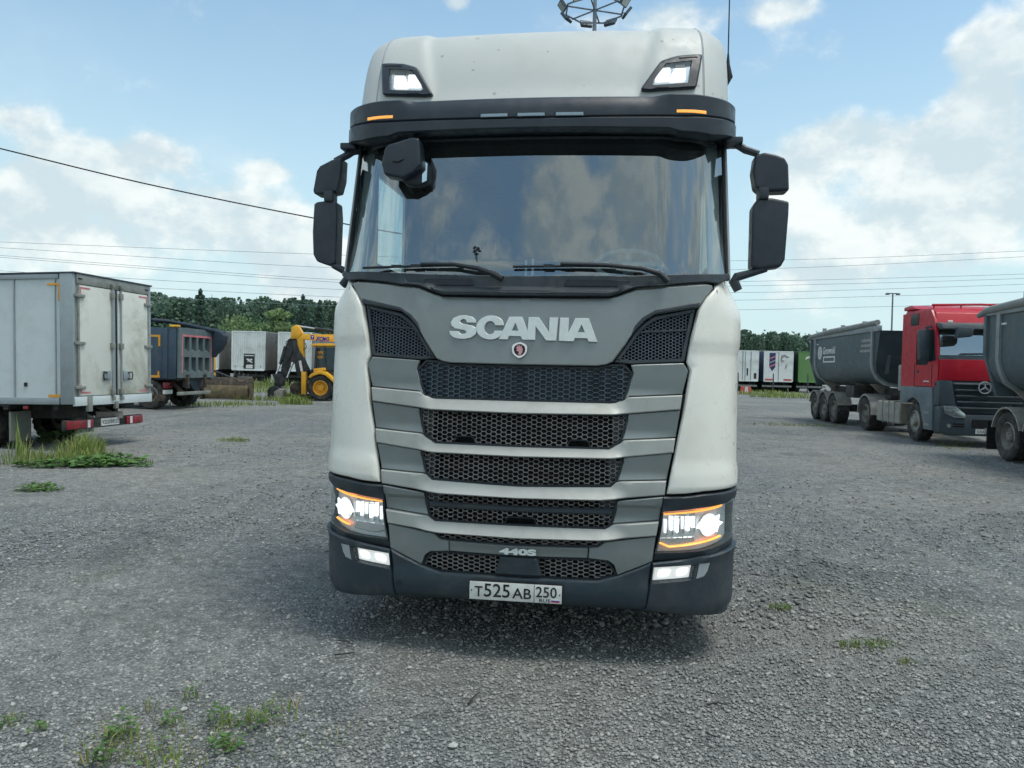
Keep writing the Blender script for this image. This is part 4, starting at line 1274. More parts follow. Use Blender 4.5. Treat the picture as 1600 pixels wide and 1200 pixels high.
pm('cab_red', rgb(172, 24, 42), .42, var=.05, vscale=.8, coat=.12, dirt=(rgb(150, 62, 66), .10, .7), spec=.35)
glass('cab_screen', (.6, .66, .64), 3.5, .16, .10)
pm('cab_grey', rgb(86, 100, 108), .5, var=.1, vscale=2, dirt=(rgb(130, 126, 116), .45, 3))
pm('cab_dark', rgb(48, 62, 70), .5, var=.1, dirt=(rgb(100, 98, 92), .3, 3))
pm('tub_grey', rgb(76, 92, 98), .5, .15, var=.08, vscale=.9, dirt=(rgb(116, 116, 104), .35, 1.4))
pm('tub_rim', rgb(140, 148, 150), .5, .3, var=.12, vscale=4, dirt=(rgb(100, 96, 88), .3, 5))
pm('tarp_grey', rgb(128, 132, 130), .75, var=.12, vscale=4, bump=.012, bscale=9)
pm('steel_dirty', rgb(150, 148, 140), .55, .3, var=.2, vscale=5, dirt=(rgb(110, 100, 86), .5, 4))
pm('galvanised', rgb(120, 130, 138), .5, .5, var=.12, vscale=3)
pm('flood_dark', rgb(66, 80, 88), .5, .2, var=.15)
pm('wire_black', rgb(20, 22, 24), .6, var=.1)
pm('wire_grey', rgb(120, 132, 140), .6, .3, var=.05)
pm('bark', rgb(88, 74, 62), .9, var=.3, vscale=2)
glass('machine_glass', (.35, .45, .45), 1.8, .05, .05)
pm('dark_glass', rgb(34, 46, 52), .12, var=.3, vscale=2, rvar=.05, spec=.8)
pm('post_grey', rgb(70, 74, 74), .8, var=.2)
pm('barrier_red', rgb(180, 80, 70), .6, var=.15)


def root_at(name, label, cat, p, rz=0.0, group=None, **k): return thing(name, label, cat, (p[0], p[1], 0.0), rz, group, **k)


def plate(name, pts, Y, thick, mat, root, parent=None, bevel=0.0):
    """solid plate whose outline is read at depth Y, thickness in metres, for an unrotated thing"""
    q = [at(x, y, Y) for x, y in pts]
    o = root.location
    poly = [(v.x - o.x, v.z - o.z) for v in q]
    return MB().prism(poly, 'y', Y - o.y - thick / 2, Y - o.y + thick / 2).build(name, mat, parent or root, bevel=bevel)


# ------------------------------------------------------------------ box truck on the left
P1, P2 = at(118, 632, 13.6), at(237, 622, 15.8)
W_ = math.hypot(P2.x - P1.x, P2.y - P1.y)
bt = root_at('box_truck', 'white box truck parked side-on at the left with closed dirty rear doors', 'truck', P1,
             math.atan2(P2.y - P1.y, P2.x - P1.x) - PI / 2, ry=R(-1.3))
zb, zt, LB = .86, 3.16, 6.2
m = MB(); m.box(-LB, -.03, .02, W_ - .02, zb + .02, zt - .02); m.build('cargo_box', 'box_side', bt)
m = MB(); m.box(-LB, -.29, -.015, .02, zt - .085, zt); m.build('top_rail', 'alu_grey', bt, bevel=.006)
m = MB(); m.box(-LB, -.29, -.015, .02, zb - .02, zb + .10); m.build('bottom_rail', 'alu_grey', bt, bevel=.006)
for x in (-1.18, -2.42, -3.66, -4.9):
    MB().box(x - .012, x + .012, -.004, .02, zb + .10, zt - .085).build('panel_seam', 'alu_grey', bt)
MB().box(-.37, -.355, -.004, .02, zb + .10, zt - .085).build('panel_seam', 'alu_grey', bt)
MB().box(-.26, -.0, -.022, .06, zb - .02, zt + .005).build('corner_post', 'alu_grey', bt, bevel=.012)
MB().box(-.26, -.0, W_ - .06, W_ + .022, zb - .02, zt + .005).build('corner_post', 'alu_grey', bt, bevel=.012)
MB().box(-LB, .035, -.03, W_ + .03, zt + .005, zt + .035).build('roof', 'cab_dark', bt, bevel=.008)
rf = MB().box(-.03, .02, .06, W_ - .06, zt - .17, zt + .004).build('door_header', 'alu_dirty', bt, bevel=.006)
MB().box(-.03, .025, .0, W_, zb - .05, zb + .115).build('door_sill', 'box_side', bt, bevel=.006)
for y in (.14, W_ - .14):
    MB().box(.018, .03, y - .05, y + .05, zt - .085, zt - .065).build('vent_slot', 'void', rf)
hw = W_ / 2
for k, (y0, y1) in enumerate(((.075, hw - .008), (hw + .008, W_ - .075))):
    d = MB().box(-.02, .018, y0, y1, zb + .13, zt - .185).build('door', 'box_door', bt, bevel=.008)
    ye = y0 if k == 0 else y1                # hinge edge
    yi = y1 if k == 0 else y0                # meeting edge
    sg_ = 1 if k == 0 else -1
    MB().box(.0, .026, min(ye, ye + sg_ * .045), max(ye, ye + sg_ * .045), zb + .13, zt - .185).build('door_edge', 'alu_dirty', d)
    MB().box(.0, .026, min(yi, yi - sg_ * .05), max(yi, yi - sg_ * .05), zb + .13, zt - .185).build('door_edge', 'alu_grey', d)
    MB().box(.0, .030, min(yi, yi - sg_ * .014), max(yi, yi - sg_ * .014), zb + .12, zt - .18).build('door_seal', 'rubber', d)
    for z in (zb + .28, zb + .28 + .79, zt - .38):
        MB().box(.0, .055, ye - .07 if k == 0 else ye - .16, ye + .16 if k == 0 else ye + .07, z - .03, z + .03).build('hinge', 'alu_dirty', d, bevel=.012)
    yr = yi - sg_ * .115
    rod = MB().tube([(.05, yr, zb + .05), (.05, yr, zt - .1)], .017, 8).build('lock_rod', 'alu_grey', d)
    for z in (zb + .18, zb + 1.05, zt - .30):
        MB().box(.018, .075, yr - .045, yr + .045, z - .06, z + .06).build('rod_guide', 'alu_dirty', rod, bevel=.01)
    MB().box(.03, .085, yr - .03, yr + .03, zt - .16, zt - .08).build('rod_cam', 'alu_dirty', rod, bevel=.01)
    MB().box(.03, .085, yr - .03, yr + .03, zb + .02, zb + .10).build('rod_cam', 'alu_dirty', rod, bevel=.01)
    hy = yr - sg_ * .16
    hb = MB().box(.018, .05, min(hy - .1, hy + .1), max(hy - .1, hy + .1), zb + .40, zb + .58).build('handle_plate', 'alu_grey', d, bevel=.01)
    MB().tube([(.06, hy - sg_ * .02, zb + .54), (.07, hy - sg_ * .12, zb + .56), (.07, hy - sg_ * .15, zb + .49), (.07, hy - sg_ * .12, zb + .41), (.06, hy - sg_ * .02, zb + .43)], .012, 8).build('handle', 'black_plastic', hb)
    yt = ye + sg_ * .06
    for z0, z1, h0, h1 in ((zt - .25, zt - .22, zt - .36, zt - .22), (zb + .17, zb + .20, zb + .17, zb + .33)):
        MB().box(.016, .0215, min(yt, yt + sg_ * .26), max(yt, yt + sg_ * .26), z0, z1).build('reflective_tape', 'tape_red', d)
        MB().box(.016, .0218, min(yt, yt + sg_ * .03), max(yt, yt + sg_ * .03), h0, h1).build('reflective_tape', 'tape_red', d)
for x0, x1, z0, z1 in ((-.40, -.155, zt - .20, zt - .165), (-.19, -.155, zt - .48, zt - .20), (-.40, -.16, zb + .11, zb + .155)):
    MB().box(x0 - .11, x1 - .11, -.006, .0, z0, z1).build('reflective_tape', 'tape_orange', bt)
MB().box(-.99, -.94, -.006, .02, zb + .30, zb + .37).build('marker_decal', 'panel_black', bt)
# chassis, wheels, rear underrun with lamps and plate
m = MB(); m.box(-6.5, -.3, .62, .72, .55, zb - .03); m.build('chassis_rail', 'chassis', bt)
m = MB(); m.box(-6.5, -.3, W_ - .72, W_ - .62, .55, zb - .03); m.build('chassis_rail', 'chassis', bt)
for x in (-.4, -1.4, -2.4, -3.4):
    MB().box(x - .05, x + .05, .04, W_ - .04, zb - .12, zb - .02).build('cross_member', 'chassis', bt)
for y, o_ in ((.22, -1), (W_ - .22, 1)):
    wheel(bt, (-1.95, y, .44), .44, .40, o_, 'y', n=20)
    wheel(bt, (-6.4, y, .44), .44, .25, o_, 'y', n=20)
m = MB(); m.box(-1.32, -1.28, .02, .50, .18, .70); m.build('mudflap', 'mudflap', bt)
m = MB(); m.box(-1.32, -1.28, W_ - .5, W_ - .02, .18, .70); m.build('mudflap', 'mudflap', bt)
MB().box(-2.6, -1.3, .02, .52, .86 - .06, .86 - .03).build('mudguard', 'chassis', bt)
MB().box(-1.02, -.92, .0, .03, zb - .11, zb - .05).build('side_marker', 'lamp_red', bt, bevel=.005)
bx0 = -.10
bu = MB().box(bx0 - .08, bx0, -.10, W_ - .16, .38, .56).build('rear_underrun', 'chassis', bt, bevel=.01)
for y0, y1, ya in ((-.09, .58, .42), (W_ - .68, W_ - .17, W_ - .58)):
    tl = MB().box(bx0 - .005, bx0 + .035, y0, y1, .395, .545).build('tail_lamp', 'lamp_red', bt, bevel=.012)
    MB().box(bx0, bx0 + .038, ya, ya + .07, .40, .54).build('reverse_lens', 'tape_white', tl)
npx = MB().box(bx0, bx0 + .015, .82, 1.34, .405, .54).build('number_plate', 'plate_white', bt)
Mx = Matrix(((0, -1, 0, bx0 + .016), (1, 0, 0, .845), (0, 0, 1, .435), (0, 0, 0, 1)))
text_mesh('plate_text', 'У225ХМ152', 'plate_black', npx, Mx, .075, .002, bold=.01, fit=.47)
for y in (.75, W_ - .75):
    MB().beam((-.75, y, .80), (bx0 - .05, y, .50), .06, .08).build('underrun_arm', 'alu_dirty', bt)
MB().box(-.01, .06, .30, .40, .70, .98).build('buffer', 'alu_dirty', bt, bevel=.01)
MB().box(-.01, .06, 1.05, 1.13, .72, .86).build('buffer', 'alu_dirty', bt, bevel=.01)
MB().beam((-.45, 1.15, .60), (-.1, 1.45, .58), .28, .12).build('spare_bracket', 'rim_grey', bt)
cabp = [(-6.3, .6), (-6.3, 2.75), (-6.9, 2.8), (-7.9, 2.5), (-8.25, 1.6), (-8.3, .5)]
MB().prism(cabp, 'y', .1, W_ - .1).build('cab', 'white_paint', bt, bevel=.06)
MB().box(-7.5, -6.7, .08, .11, 1.65, 2.35).build('cab_window', 'dark_glass', bt)

# ------------------------------------------------------------------ dump truck behind it
D1, D2 = at(277, 587, 26.0), at(333, 588, 28.5)
dt = root_at('dump_truck', 'blue grey dump truck with ribbed tailgate and rolled dark tarp behind the box truck', 'truck', D1,
             math.atan2(D2.y - D1.y, D2.x - D1.x) - PI / 2)
Wd = math.hypot(D2.x - D1.x, D2.y - D1.y)
m = MB(); m.box(-5.4, -.05, 0, .07, 1.05, 2.78); m.build('body_side', 'tipper_blue', dt, bevel=.01)
m = MB(); m.box(-5.4, -.05, Wd - .07, Wd, 1.05, 2.78); m.build('body_side', 'tipper_blue', dt, bevel=.01)
m = MB(); m.box(-5.4, -.05, .07, Wd - .07, 1.0, 1.1); m.build('body_floor', 'chassis', dt)
m = MB(); m.box(-5.5, -5.4, 0, Wd, 1.05, 2.9); m.build('headboard', 'tipper_blue', dt)
for x in (-.42, -1.9, -3.4):
    MB().box(x - .08, x + .08, -.06, .0, 1.05, 2.75).build('side_rib', 'tipper_blue', dt, bevel=.01)
# tailgate: frame with two rows of four pressed pockets, each pocket floor set back
holes = []
for r_ in range(2):
    for c_ in range(4):
        y0 = .36 + c_ * (Wd - .72 - .36) / 3
        z0 = 1.30 + r_ * .72
        holes.append((y0, y0 + .34, z0, z0 + .50))
def sheet(yz, hl, x, name, mat, par, thick):
    """flat plate in the y-z plane with rectangular cut-outs"""
    ys = sorted({yz[0], yz[1], *[h[0] for h in hl], *[h[1] for h in hl]})
    zs = sorted({yz[2], yz[3], *[h[2] for h in hl], *[h[3] for h in hl]})
    m = MB()
    for a, b in zip(ys, ys[1:]):
        for c, d in zip(zs, zs[1:]):
            if any(h[0] - 1e-6 <= a and b <= h[1] + 1e-6 and h[2] - 1e-6 <= c and d <= h[3] + 1e-6 for h in hl): continue
            m.box(x - thick, x, a, b, c, d)
    o = MB(); o.v, o.f = m.v, m.f
    ob = o.build(name, mat, par)
    bm = bmesh.new(); bm.from_mesh(ob.data)
    bmesh.ops.remove_doubles(bm, verts=bm.verts, dist=1e-5)
    dup = {}
    for f in bm.faces: dup.setdefault(tuple(sorted(v.index for v in f.verts)), []).append(f)
    bmesh.ops.delete(bm, geom=[f for l in dup.values() if len(l) > 1 for f in l], context='FACES')
    bm.to_mesh(ob.data); bm.free()
    return ob
tg = sheet((.02, Wd - .02, 1.08, 2.80), holes, .04, 'tailgate', 'tipper_gate', dt, .06)
for h in holes:
    MB().prism([(h[0], -.03), (h[1], -.03), (h[1] - .02, -.055), (h[0] + .02, -.055)], 'z', h[2], h[3]).v
    m = MB(); m.add([(-.02, h[0], h[2]), (-.02, h[1], h[2]), (-.02, h[1], h[3]), (-.02, h[0], h[3]), (-.10, h[0] + .12, h[2] + .06), (-.10, h[1], h[2] + .06), (-.10, h[1], h[3] - .03), (-.10, h[0] + .12, h[3] - .03)],
                    [(4, 5, 6, 7), (0, 1, 5, 4), (1, 2, 6, 5), (2, 3, 7, 6), (3, 0, 4, 7)])
    m.build('pocket', 'tipper_gate', tg)
for y0, y1, z0, z1 in ((.24, Wd - .26, 2.50, 2.57), (.20, .26, 1.24, 2.5), (Wd - .26, Wd - .20, 1.24, 2.5)):
    MB().box(.04, .046, y0, y1, z0, z1).build('reflective_tape', 'tape_red', tg)
for x0, x1, z0, z1, p_ in ((-1.0, -.62, 2.46, 2.53, 0), (-.69, -.62, 2.15, 2.46, 0), (-2.1, -.62, 1.08, 1.16, 0), (-.70, -.64, 1.16, 1.30, 0)):
    MB().box(x0, x1, -.008, .0, z0, z1).build('reflective_tape', 'tape_orange', dt)
MB().box(-.30, .05, -.03, .10, 2.80, 2.88).build('corner_lamp', 'machine_yellow', dt, bevel=.03)
# tarp bunched along the top and hanging at the far corner
pts = [(-2.2, .05, 2.85), (-1.4, .1, 3.06), (-.6, .4, 3.02), (-.2, 1.2, 2.92), (.05, 2.0, 2.82), (.12, Wd, 2.78), (.34, Wd + .1, 2.74), (.46, Wd + .1, 2.5)]
MB().tube(pts, [.04, .06, .065, .07, .08, .09, .10, .04], 8).build('tarp_roll', 'tarp_navy', dt, 60)
m = MB(); m.prism([(.05, 2.80), (.36, 2.78), (.52, 2.62), (.48, 2.34), (.34, 2.10), (.16, 1.95), (.06, 1.80), (.05, 2.2)], 'y', Wd - .25, Wd + .12)
m.build('tarp_fold', 'tarp_navy', dt, bevel=.08)
MB().tube([(-2.1, -.02, 2.8), (-1.5, -.1, 3.12), (-.9, -.05, 3.05)], .025, 6).build('tarp_bow', 'black_plastic', dt)
# chassis and rear details
m = MB(); m.box(-5.6, -.2, .75, .9, .75, 1.0); m.build('chassis_rail', 'chassis', dt)
m = MB(); m.box(-5.6, -.2, Wd - .9, Wd - .75, .75, 1.0); m.build('chassis_rail', 'chassis', dt)
for x in (-1.0, -2.35):
    for y, o_ in ((.26, -1), (Wd - .26, 1)):
        wheel(dt, (x, y, .50), .50, .5, o_, 'y', n=20)
for x in (-5.0,):
    for y, o_ in ((.2, -1), (Wd - .2, 1)): wheel(dt, (x, y, .50), .50, .3, o_, 'y', n=20)
for y in (.55, Wd - .75):
    MB().box(.02, .12, y - .05, y + .05, .72, 1.20).build('gate_latch', 'rust', dt)
MB().box(-.1, -.02, .15, Wd - .1, .48, .60).build('underrun_bar', 'alu_dirty', dt, bevel=.02)
MB().beam((-.5, .5, .95), (-.06, .5, .55), .06, .10).build('underrun_arm', 'rust', dt)
MB().beam((-.5, Wd - .6, .95), (-.06, Wd - .6, .55), .06, .10).build('underrun_arm', 'rust', dt)
MB().prism([(.95, 1.0), (1.9, 1.0), (1.75, .62), (1.5, .55), (1.2, .72)], 'x', -.25, -.10).build('hanging_tarp', 'tarp_navy', dt, bevel=.03)
MB().box(-.5, -.44, -.02, .5, .72, .92).build('tail_lamp', 'lamp_red', dt, bevel=.01)
MB().box(-.5, -.44, -.02, .5, .52, .66).build('number_plate', 'plate_white', dt)
MB().box(-.60, -.45, -.35, .1, .30, .50).build('wheel_chock_box', 'rust', dt, bevel=.02)
MB().box(-7.6, -5.7, .05, Wd - .05, .8, 2.9).build('cab', 'cab_dark', dt, bevel=.08)

# ------------------------------------------------------------------ bulldozer with rusty blade
B0 = gnd(352, 624)
bd = root_at('bulldozer', 'yellow bulldozer with a wide rusty earth-stained blade beside the dump truck', 'bulldozer', B0, R(-4))
prof_b = []
for i in range(9):
    a = R(-38 + i * 9.5)
    prof_b.append((.75 - 1.0 * math.cos(a) + .25, .50 + 1.0 * math.sin(a) * .78))
outer = [(y, z) for y, z in prof_b]
inner = [(y + .05, z) for y, z in prof_b[::-1]]
MB().prism(outer + inner, 'x', -1.12, 1.15).build('blade', 'rust', bd)
MB().prism([(y - .005, z) for y, z in prof_b[:6]] + [(y + .003, z) for y, z in prof_b[:6][::-1]], 'x', -1.0, 1.0).build('blade_face', 'earth_steel', bd)
for x in (-1.13, 1.12):
    MB().prism([(-.1, -.02), (.30, -.02), (.36, .92), (.12, .98), (-.02, .5)], 'x', x, x + .04).build('blade_end', 'rust', bd)
for x in (-.8, .8):
    MB().beam((x, .2, .45), (x - 1.9, 1.9, .50), .14, .2).build('push_arm', 'rust', bd, bevel=.02)
MB().tube([(-.6, .35, .95), (-1.9, 1.3, 1.45)], .05, 8).build('lift_cylinder', 'machine_black', bd)
MB().tube([(.15, .35, .95), (-1.6, 1.3, 1.40)], .05, 8).build('lift_cylinder', 'machine_black', bd)
MB().prism([(1.2, .85), (1.2, 1.45), (1.8, 1.62), (3.2, 1.65), (3.2, .85)], 'x', -4.0, -2.38).build('hood', 'machine_yellow', bd, bevel=.04)
MB().box(-3.8, -2.6, 1.15, 1.22, .9, 1.4).build('radiator_grille', 'machine_black', bd)
for x in (-4.3, -2.5):
    m = MB(); m.prism(rnd([(1.0, .02), (4.0, .02), (4.2, .45), (3.9, .85), (1.2, .85), (.9, .45)], .2, 4), 'x', x, x + .42)
    m.build('track', 'machine_black', bd)
MB().box(-4.0, -2.5, 3.2, 4.4, .85, 2.2).build('operator_cab', 'machine_yellow', bd, bevel=.05)
for i, (x, z) in enumerate(((.35, 1.05), (.55, .95), (.15, 1.10), (.75, .92))):
    MB().tube([(x, .35, .75), (x + .05, .55, z + .2), (x - .1, .8, z + .1), (x - .15, 1.0, .8)], .03, 6).build('hydraulic_hose', 'machine_black', bd)
MB().box(.42, 1.05, .32, .42, .98, 1.03).build('blade_top_bar', 'alu_dirty', bd)

# ------------------------------------------------------------------ white trailers side by side
def boxtrailer(name, label, X0, Y0, wd, zb, zt, L, front, side, grp, corr=True, side_s=1):
    """semi-trailer standing end-on: its end wall faces the camera, body runs away from it"""
    t = root_at(name, label, 'trailer', (X0, Y0, 0), 0, grp)
    m = MB()
    if corr:
        n = 15; prof_ = []
        for i in range(n):
            x = .04 + (wd - .08) * i / n; d = (wd - .08) / n
            prof_ += [(x, 0), (x + d * .55, 0), (x + d * .65, .035), (x + d * .9, .035)]
        prof_ += [(wd - .04, 0), (wd - .04, .10), (.04, .10)]
        m.prism(prof_, 'z', zb + .06, zt - .06)
    else:
        m.box(.05, wd - .05, .0, .08, zb + .06, zt - .06)
    m.build('end_wall', front, t, None)
    for a, b in ((0, .05), (wd - .05, wd)):
        MB().box(a, b, -.02, .1, zb, zt).build('corner_post', front, t, bevel=.01)
    MB().box(.05, wd - .05, -.015, .1, zt - .06, zt).build('top_beam', front, t, bevel=.01)
    MB().box(.05, wd - .05, -.015, .1, zb - .06, zb + .06).build('bottom_beam', front, t, bevel=.01)
    for a, b in ((0, .05), (wd - .05, wd)):
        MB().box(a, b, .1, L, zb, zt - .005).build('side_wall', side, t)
    MB().box(0, wd, .1, L, zt - .004, zt + .02).build('roof', front, t)
    MB().box(.05, wd - .05, .1, L, zb - .05, zb).build('floor', 'chassis', t)
    for x in (.7, wd - .8):
        MB().box(x, x + .1, .3, L - .2, zb - .35, zb - .05).build('chassis_rail', 'chassis', t)
    return t
tw, tp = 2.47, 72.2
T2 = at(361, 590, 56.5)
pitch_ = 3.4
for k, lab in enumerate(('white corrugated trailer half hidden behind the dump truck', 'white corrugated trailer with a black printed panel on its end',
                         'white corrugated trailer standing behind the yellow backhoe loader')):
    x = T2.x + (k - 1) * pitch_
    t = boxtrailer('box_trailer', lab, x, 56.5, tw, 1.13, 3.96, 9.0, 'trailer_white', 'trailer_shaded_side', 'white trailers parked side by side')
    for s in (.35, tw - .35):
        for y in (1.0, 7.2): wheel(t, (s, y, .5), .5, .4, 1, 'x', n=18, tread=False)
    MB().box(.05, tw - .05, .7, .76, .25, 1.05).build('shade_board', 'rubber', t)  # added dark board imitating the shade beneath the trailer
    MB().box(.1, tw - .1, .2, .5, .62, .80).build('coupling_frame', 'chassis', t)
    for s in (.3, .9, tw - .9, tw - .3):
        MB().box(s - .02, s + .02, -.05, .0, 1.35, 1.42).build('lashing_ring', 'chassis', t)
    if k == 1:
        pb = MB().box(.92, 1.72, -.02, -.004, 1.2, 2.32).build('printed_panel', 'panel_black', t)
        MB().box(.98, 1.66, -.024, -.018, 2.15, 2.22).build('print_line', 'print_white', pb)
        MB().prism([(1.08, 1.92), (1.24, 1.98), (1.36, 1.90), (1.5, 1.98), (1.58, 1.86), (1.42, 1.80), (1.60, 1.68), (1.5, 1.64), (1.3, 1.76), (1.2, 1.68), (1.22, 1.82)], 'y', -.024, -.018).build('print_figure', 'print_white', pb)
        MB().prism([(1.08, 1.24), (1.6, 1.24), (1.62, 1.48), (1.5, 1.52), (1.1, 1.5)], 'y', -.024, -.018).build('print_block', 'print_white', pb)

# ------------------------------------------------------------------ backhoe loader
YB = 36.0
BH0 = at(502, 627, YB)
bh = thing('backhoe_loader', 'yellow backhoe loader with folded black digging arm and blue lettering on its boom', 'loader', (BH0.x, YB, BH0.z + .0))
bh.location.z = 0.0
def bl(px, py, dy=0.0):
    v = at(px, py, YB + dy); return Vector((v.x - bh.location.x, dy, v.z))
def bplate(name, pts, dy, th, mat, par=None, bevel=0.0):
    poly = [(bl(x, y, dy).x, bl(x, y, dy).z) for x, y in pts]
    return MB().prism(poly, 'y', dy - th / 2, dy + th / 2).build(name, mat, par or bh, bevel=bevel)
bw = bl(502, 608, -.85)
wheel(bh, (bw.x, -.85, .575), .575, .46, -1, 'y', rim='machine_yellow', n=24, rimr=.60, dish=.1)
wheel(bh, (bw.x, .95, .575), .575, .46, 1, 'y', rim='machine_yellow', n=24, rimr=.60)
for y, o_ in ((-.85, -1), (.95, 1)): wheel(bh, (bw.x + 2.2, y, .45), .45, .35, o_, 'y', rim='machine_yellow', n=20)
fo = [(484, 590), (487, 585), (494, 581), (502, 579.5), (510, 581), (518, 587), (524, 595)]
fi = [(524, 599), (517, 592), (510, 586.5), (502, 584.5), (494, 586.5), (488, 590)]
bplate('rear_fender', fo + fi, -.85, .55, 'machine_yellow', bevel=.02)
bplate('rear_fender', fo + fi, .95, .55, 'machine_yellow', bevel=.02)
bplate('tool_box', [(491, 576), (508, 574.5), (509, 579), (491, 582)], -.80, .30, 'machine_yellow', bevel=.02)
# cab: posts, roof, glass all round
rf = bplate('cab_roof', [(492, 538.5), (500, 537.5), (545, 537.5), (547, 541.5), (493, 542)], .05, 1.5, 'machine_yellow', bevel=.04)
for dy in (-.68, .78):
    for a, b in (((494.5, 542), (492, 577)), ((508, 542), (509.5, 577)), ((533, 542), (537, 577))):
        p, q = bl(*a, dy), bl(*b, dy); MB().beam(p, q, .07, .07, (0, 1, 0)).build('cab_post', 'machine_black', bh)
    bplate('cab_window', [(495.5, 543), (507, 543), (508, 576), (493, 576)], dy + .02, .012, 'machine_glass')
    bplate('cab_window', [(509, 543), (532, 543), (536, 578), (510.5, 578)], dy + .02, .012, 'machine_glass')
bplate('cab_base', [(491, 577), (540, 577), (540, 600), (492, 600)], .05, 1.3, 'machine_black')
bplate('operator_seat', [(508, 562), (511, 562), (512, 575), (520, 576), (520, 580), (507, 580)], .05, .5, 'seat_cloth', bevel=.04)
bplate('engine_hood', [(538, 566), (575, 570), (576, 598), (540, 600)], .05, 1.0, 'machine_yellow', bevel=.05)
bplate('main_frame', [(470, 598), (580, 600), (580, 612), (472, 612)], .05, .8, 'machine_black')
Mt = lambda px, py, dy: Matrix.Translation(bl(px, py, dy))
text_mesh('window_lettering', 'АРЕ', 'tape_orange', bh, Mt(496.2, 553.5, -.676), .14, .006, bold=.02, fit=.27)
text_mesh('window_lettering', 'НДА', 'tape_orange', bh, Mt(496.0, 560.5, -.676), .14, .006, bold=.02, fit=.27)
# boom, dipper and bucket
bm_ = bplate('boom', [(461, 527.5), (470, 522), (530, 523), (545, 526), (545, 537), (528, 534.5), (475, 530.8), (476, 561), (467, 561), (466, 531)], -.15, .34, 'machine_yellow', bevel=.02)
bplate('boom_knuckle', [(457.5, 511), (465, 507.5), (469, 512), (474, 521), (466, 529), (457, 530), (455.6, 527)], -.15, .40, 'machine_yellow', bm_, bevel=.03)
p, q, r_ = bl(467.5, 509.5, -.15), bl(492, 513.3, -.15), bl(530, 518.5, -.15)
MB().tube([p, q], .035, 8).build('cylinder_rod', 'chrome', bm_)
MB().tube([q, r_], .075, 10).build('boom_cylinder', 'machine_black', bm_)
text_mesh('boom_lettering', 'XCMG', 'print_blue', bm_, Mt(492.8, 532.2, -.325) @ Matrix.Rotation(R(2.0), 4, 'Y'), .20, .008, bold=.035, shear=.22, fit=.64)
lg_ = bplate('boom_logo', [(485.5, 523.5), (491, 523.8), (491, 530.2), (485.5, 529.8)], -.322, .012, 'print_blue', bm_)
bplate('logo_star', [(486.8, 525), (489.8, 525.2), (488.4, 528.6)], -.329, .012, 'print_white', lg_)
bplate('swing_post', [(472, 581), (479, 581), (479, 617), (472, 617)], -.45, .30, 'machine_yellow', bevel=.02)
bplate('swing_post', [(472, 581), (479, 581), (479, 617), (472, 617)], .75, .30, 'machine_yellow', bevel=.02)
bplate('stabiliser_foot', [(471, 616), (482, 616), (482, 619), (471, 619)], -.45, .45, 'rust')
bplate('stabiliser_foot', [(471, 616), (482, 616), (482, 619), (471, 619)], .75, .45, 'rust')
ar = bplate('dipper_arm', [(451, 531), (456, 528), (463, 530), (463, 540), (455, 562), (449, 588), (439, 590), (441, 575), (446, 552)], -.1, .32, 'machine_black', bevel=.02)
bplate('dipper_link', [(458, 532), (464, 532), (469, 548), (474, 555), (483, 580), (477, 584), (471, 588), (465, 586), (461, 566)], -.22, .30, 'machine_black', bevel=.02)
bplate('dipper_link', [(470, 552), (473, 552), (486, 582), (481, 583)], .10, .14, 'machine_black', bevel=.01)
bplate('decal', [(466.5, 564), (470.5, 563), (473.5, 580), (470, 581)], -.378, .008, 'tape_white', ar)
for (a, b, c_), dy in ((((446, 541), (438, 569), (432, 584)), -.25), (((463, 545), (458, 566), (449, 590)), -.28)):
    MB().tube([bl(*a, dy), bl(*b, dy)], .075, 8).build('bucket_cylinder', 'machine_black', ar)
    MB().tube([bl(*b, dy), bl(*c_, dy)], .04, 8).build('cylinder_rod', 'chrome', ar)
bplate('bucket_linkage', [(427, 585), (440, 583), (446, 590), (443, 603), (430, 606), (431, 594)], -.1, .40, 'machine_black', bevel=.02)
bk = bplate('bucket', [(424, 605), (431, 602), (441, 606), (437, 612), (432, 625), (424, 624), (420.5, 617), (421, 610)], -.1, .62, 'machine_black', bevel=.03)
bplate('bucket_shell', [(431, 612), (440, 606), (445, 609), (443, 622), (436, 626), (432, 624)], -.1, .66, 'steel_dirty', bk, bevel=.03)
bplate('counter_bucket', [(458, 600), (464, 597), (471, 597), (471, 617), (464, 617.5), (457, 613), (455.5, 606)], .1, .7, 'rust', bevel=.03)
for i, pts in enumerate((((455, 530), (447, 534), (447, 542), (452, 545)), ((458, 545), (454, 556), (450, 563), (452, 570)), ((476, 535), (479, 541), (477, 545), (474, 546)), ((462, 565), (455, 572), (451, 576), (449, 584)))):
    MB().tube([bl(x, y, -.3) for x, y in pts], .02, 6).build('hydraulic_hose', 'machine_black', ar)

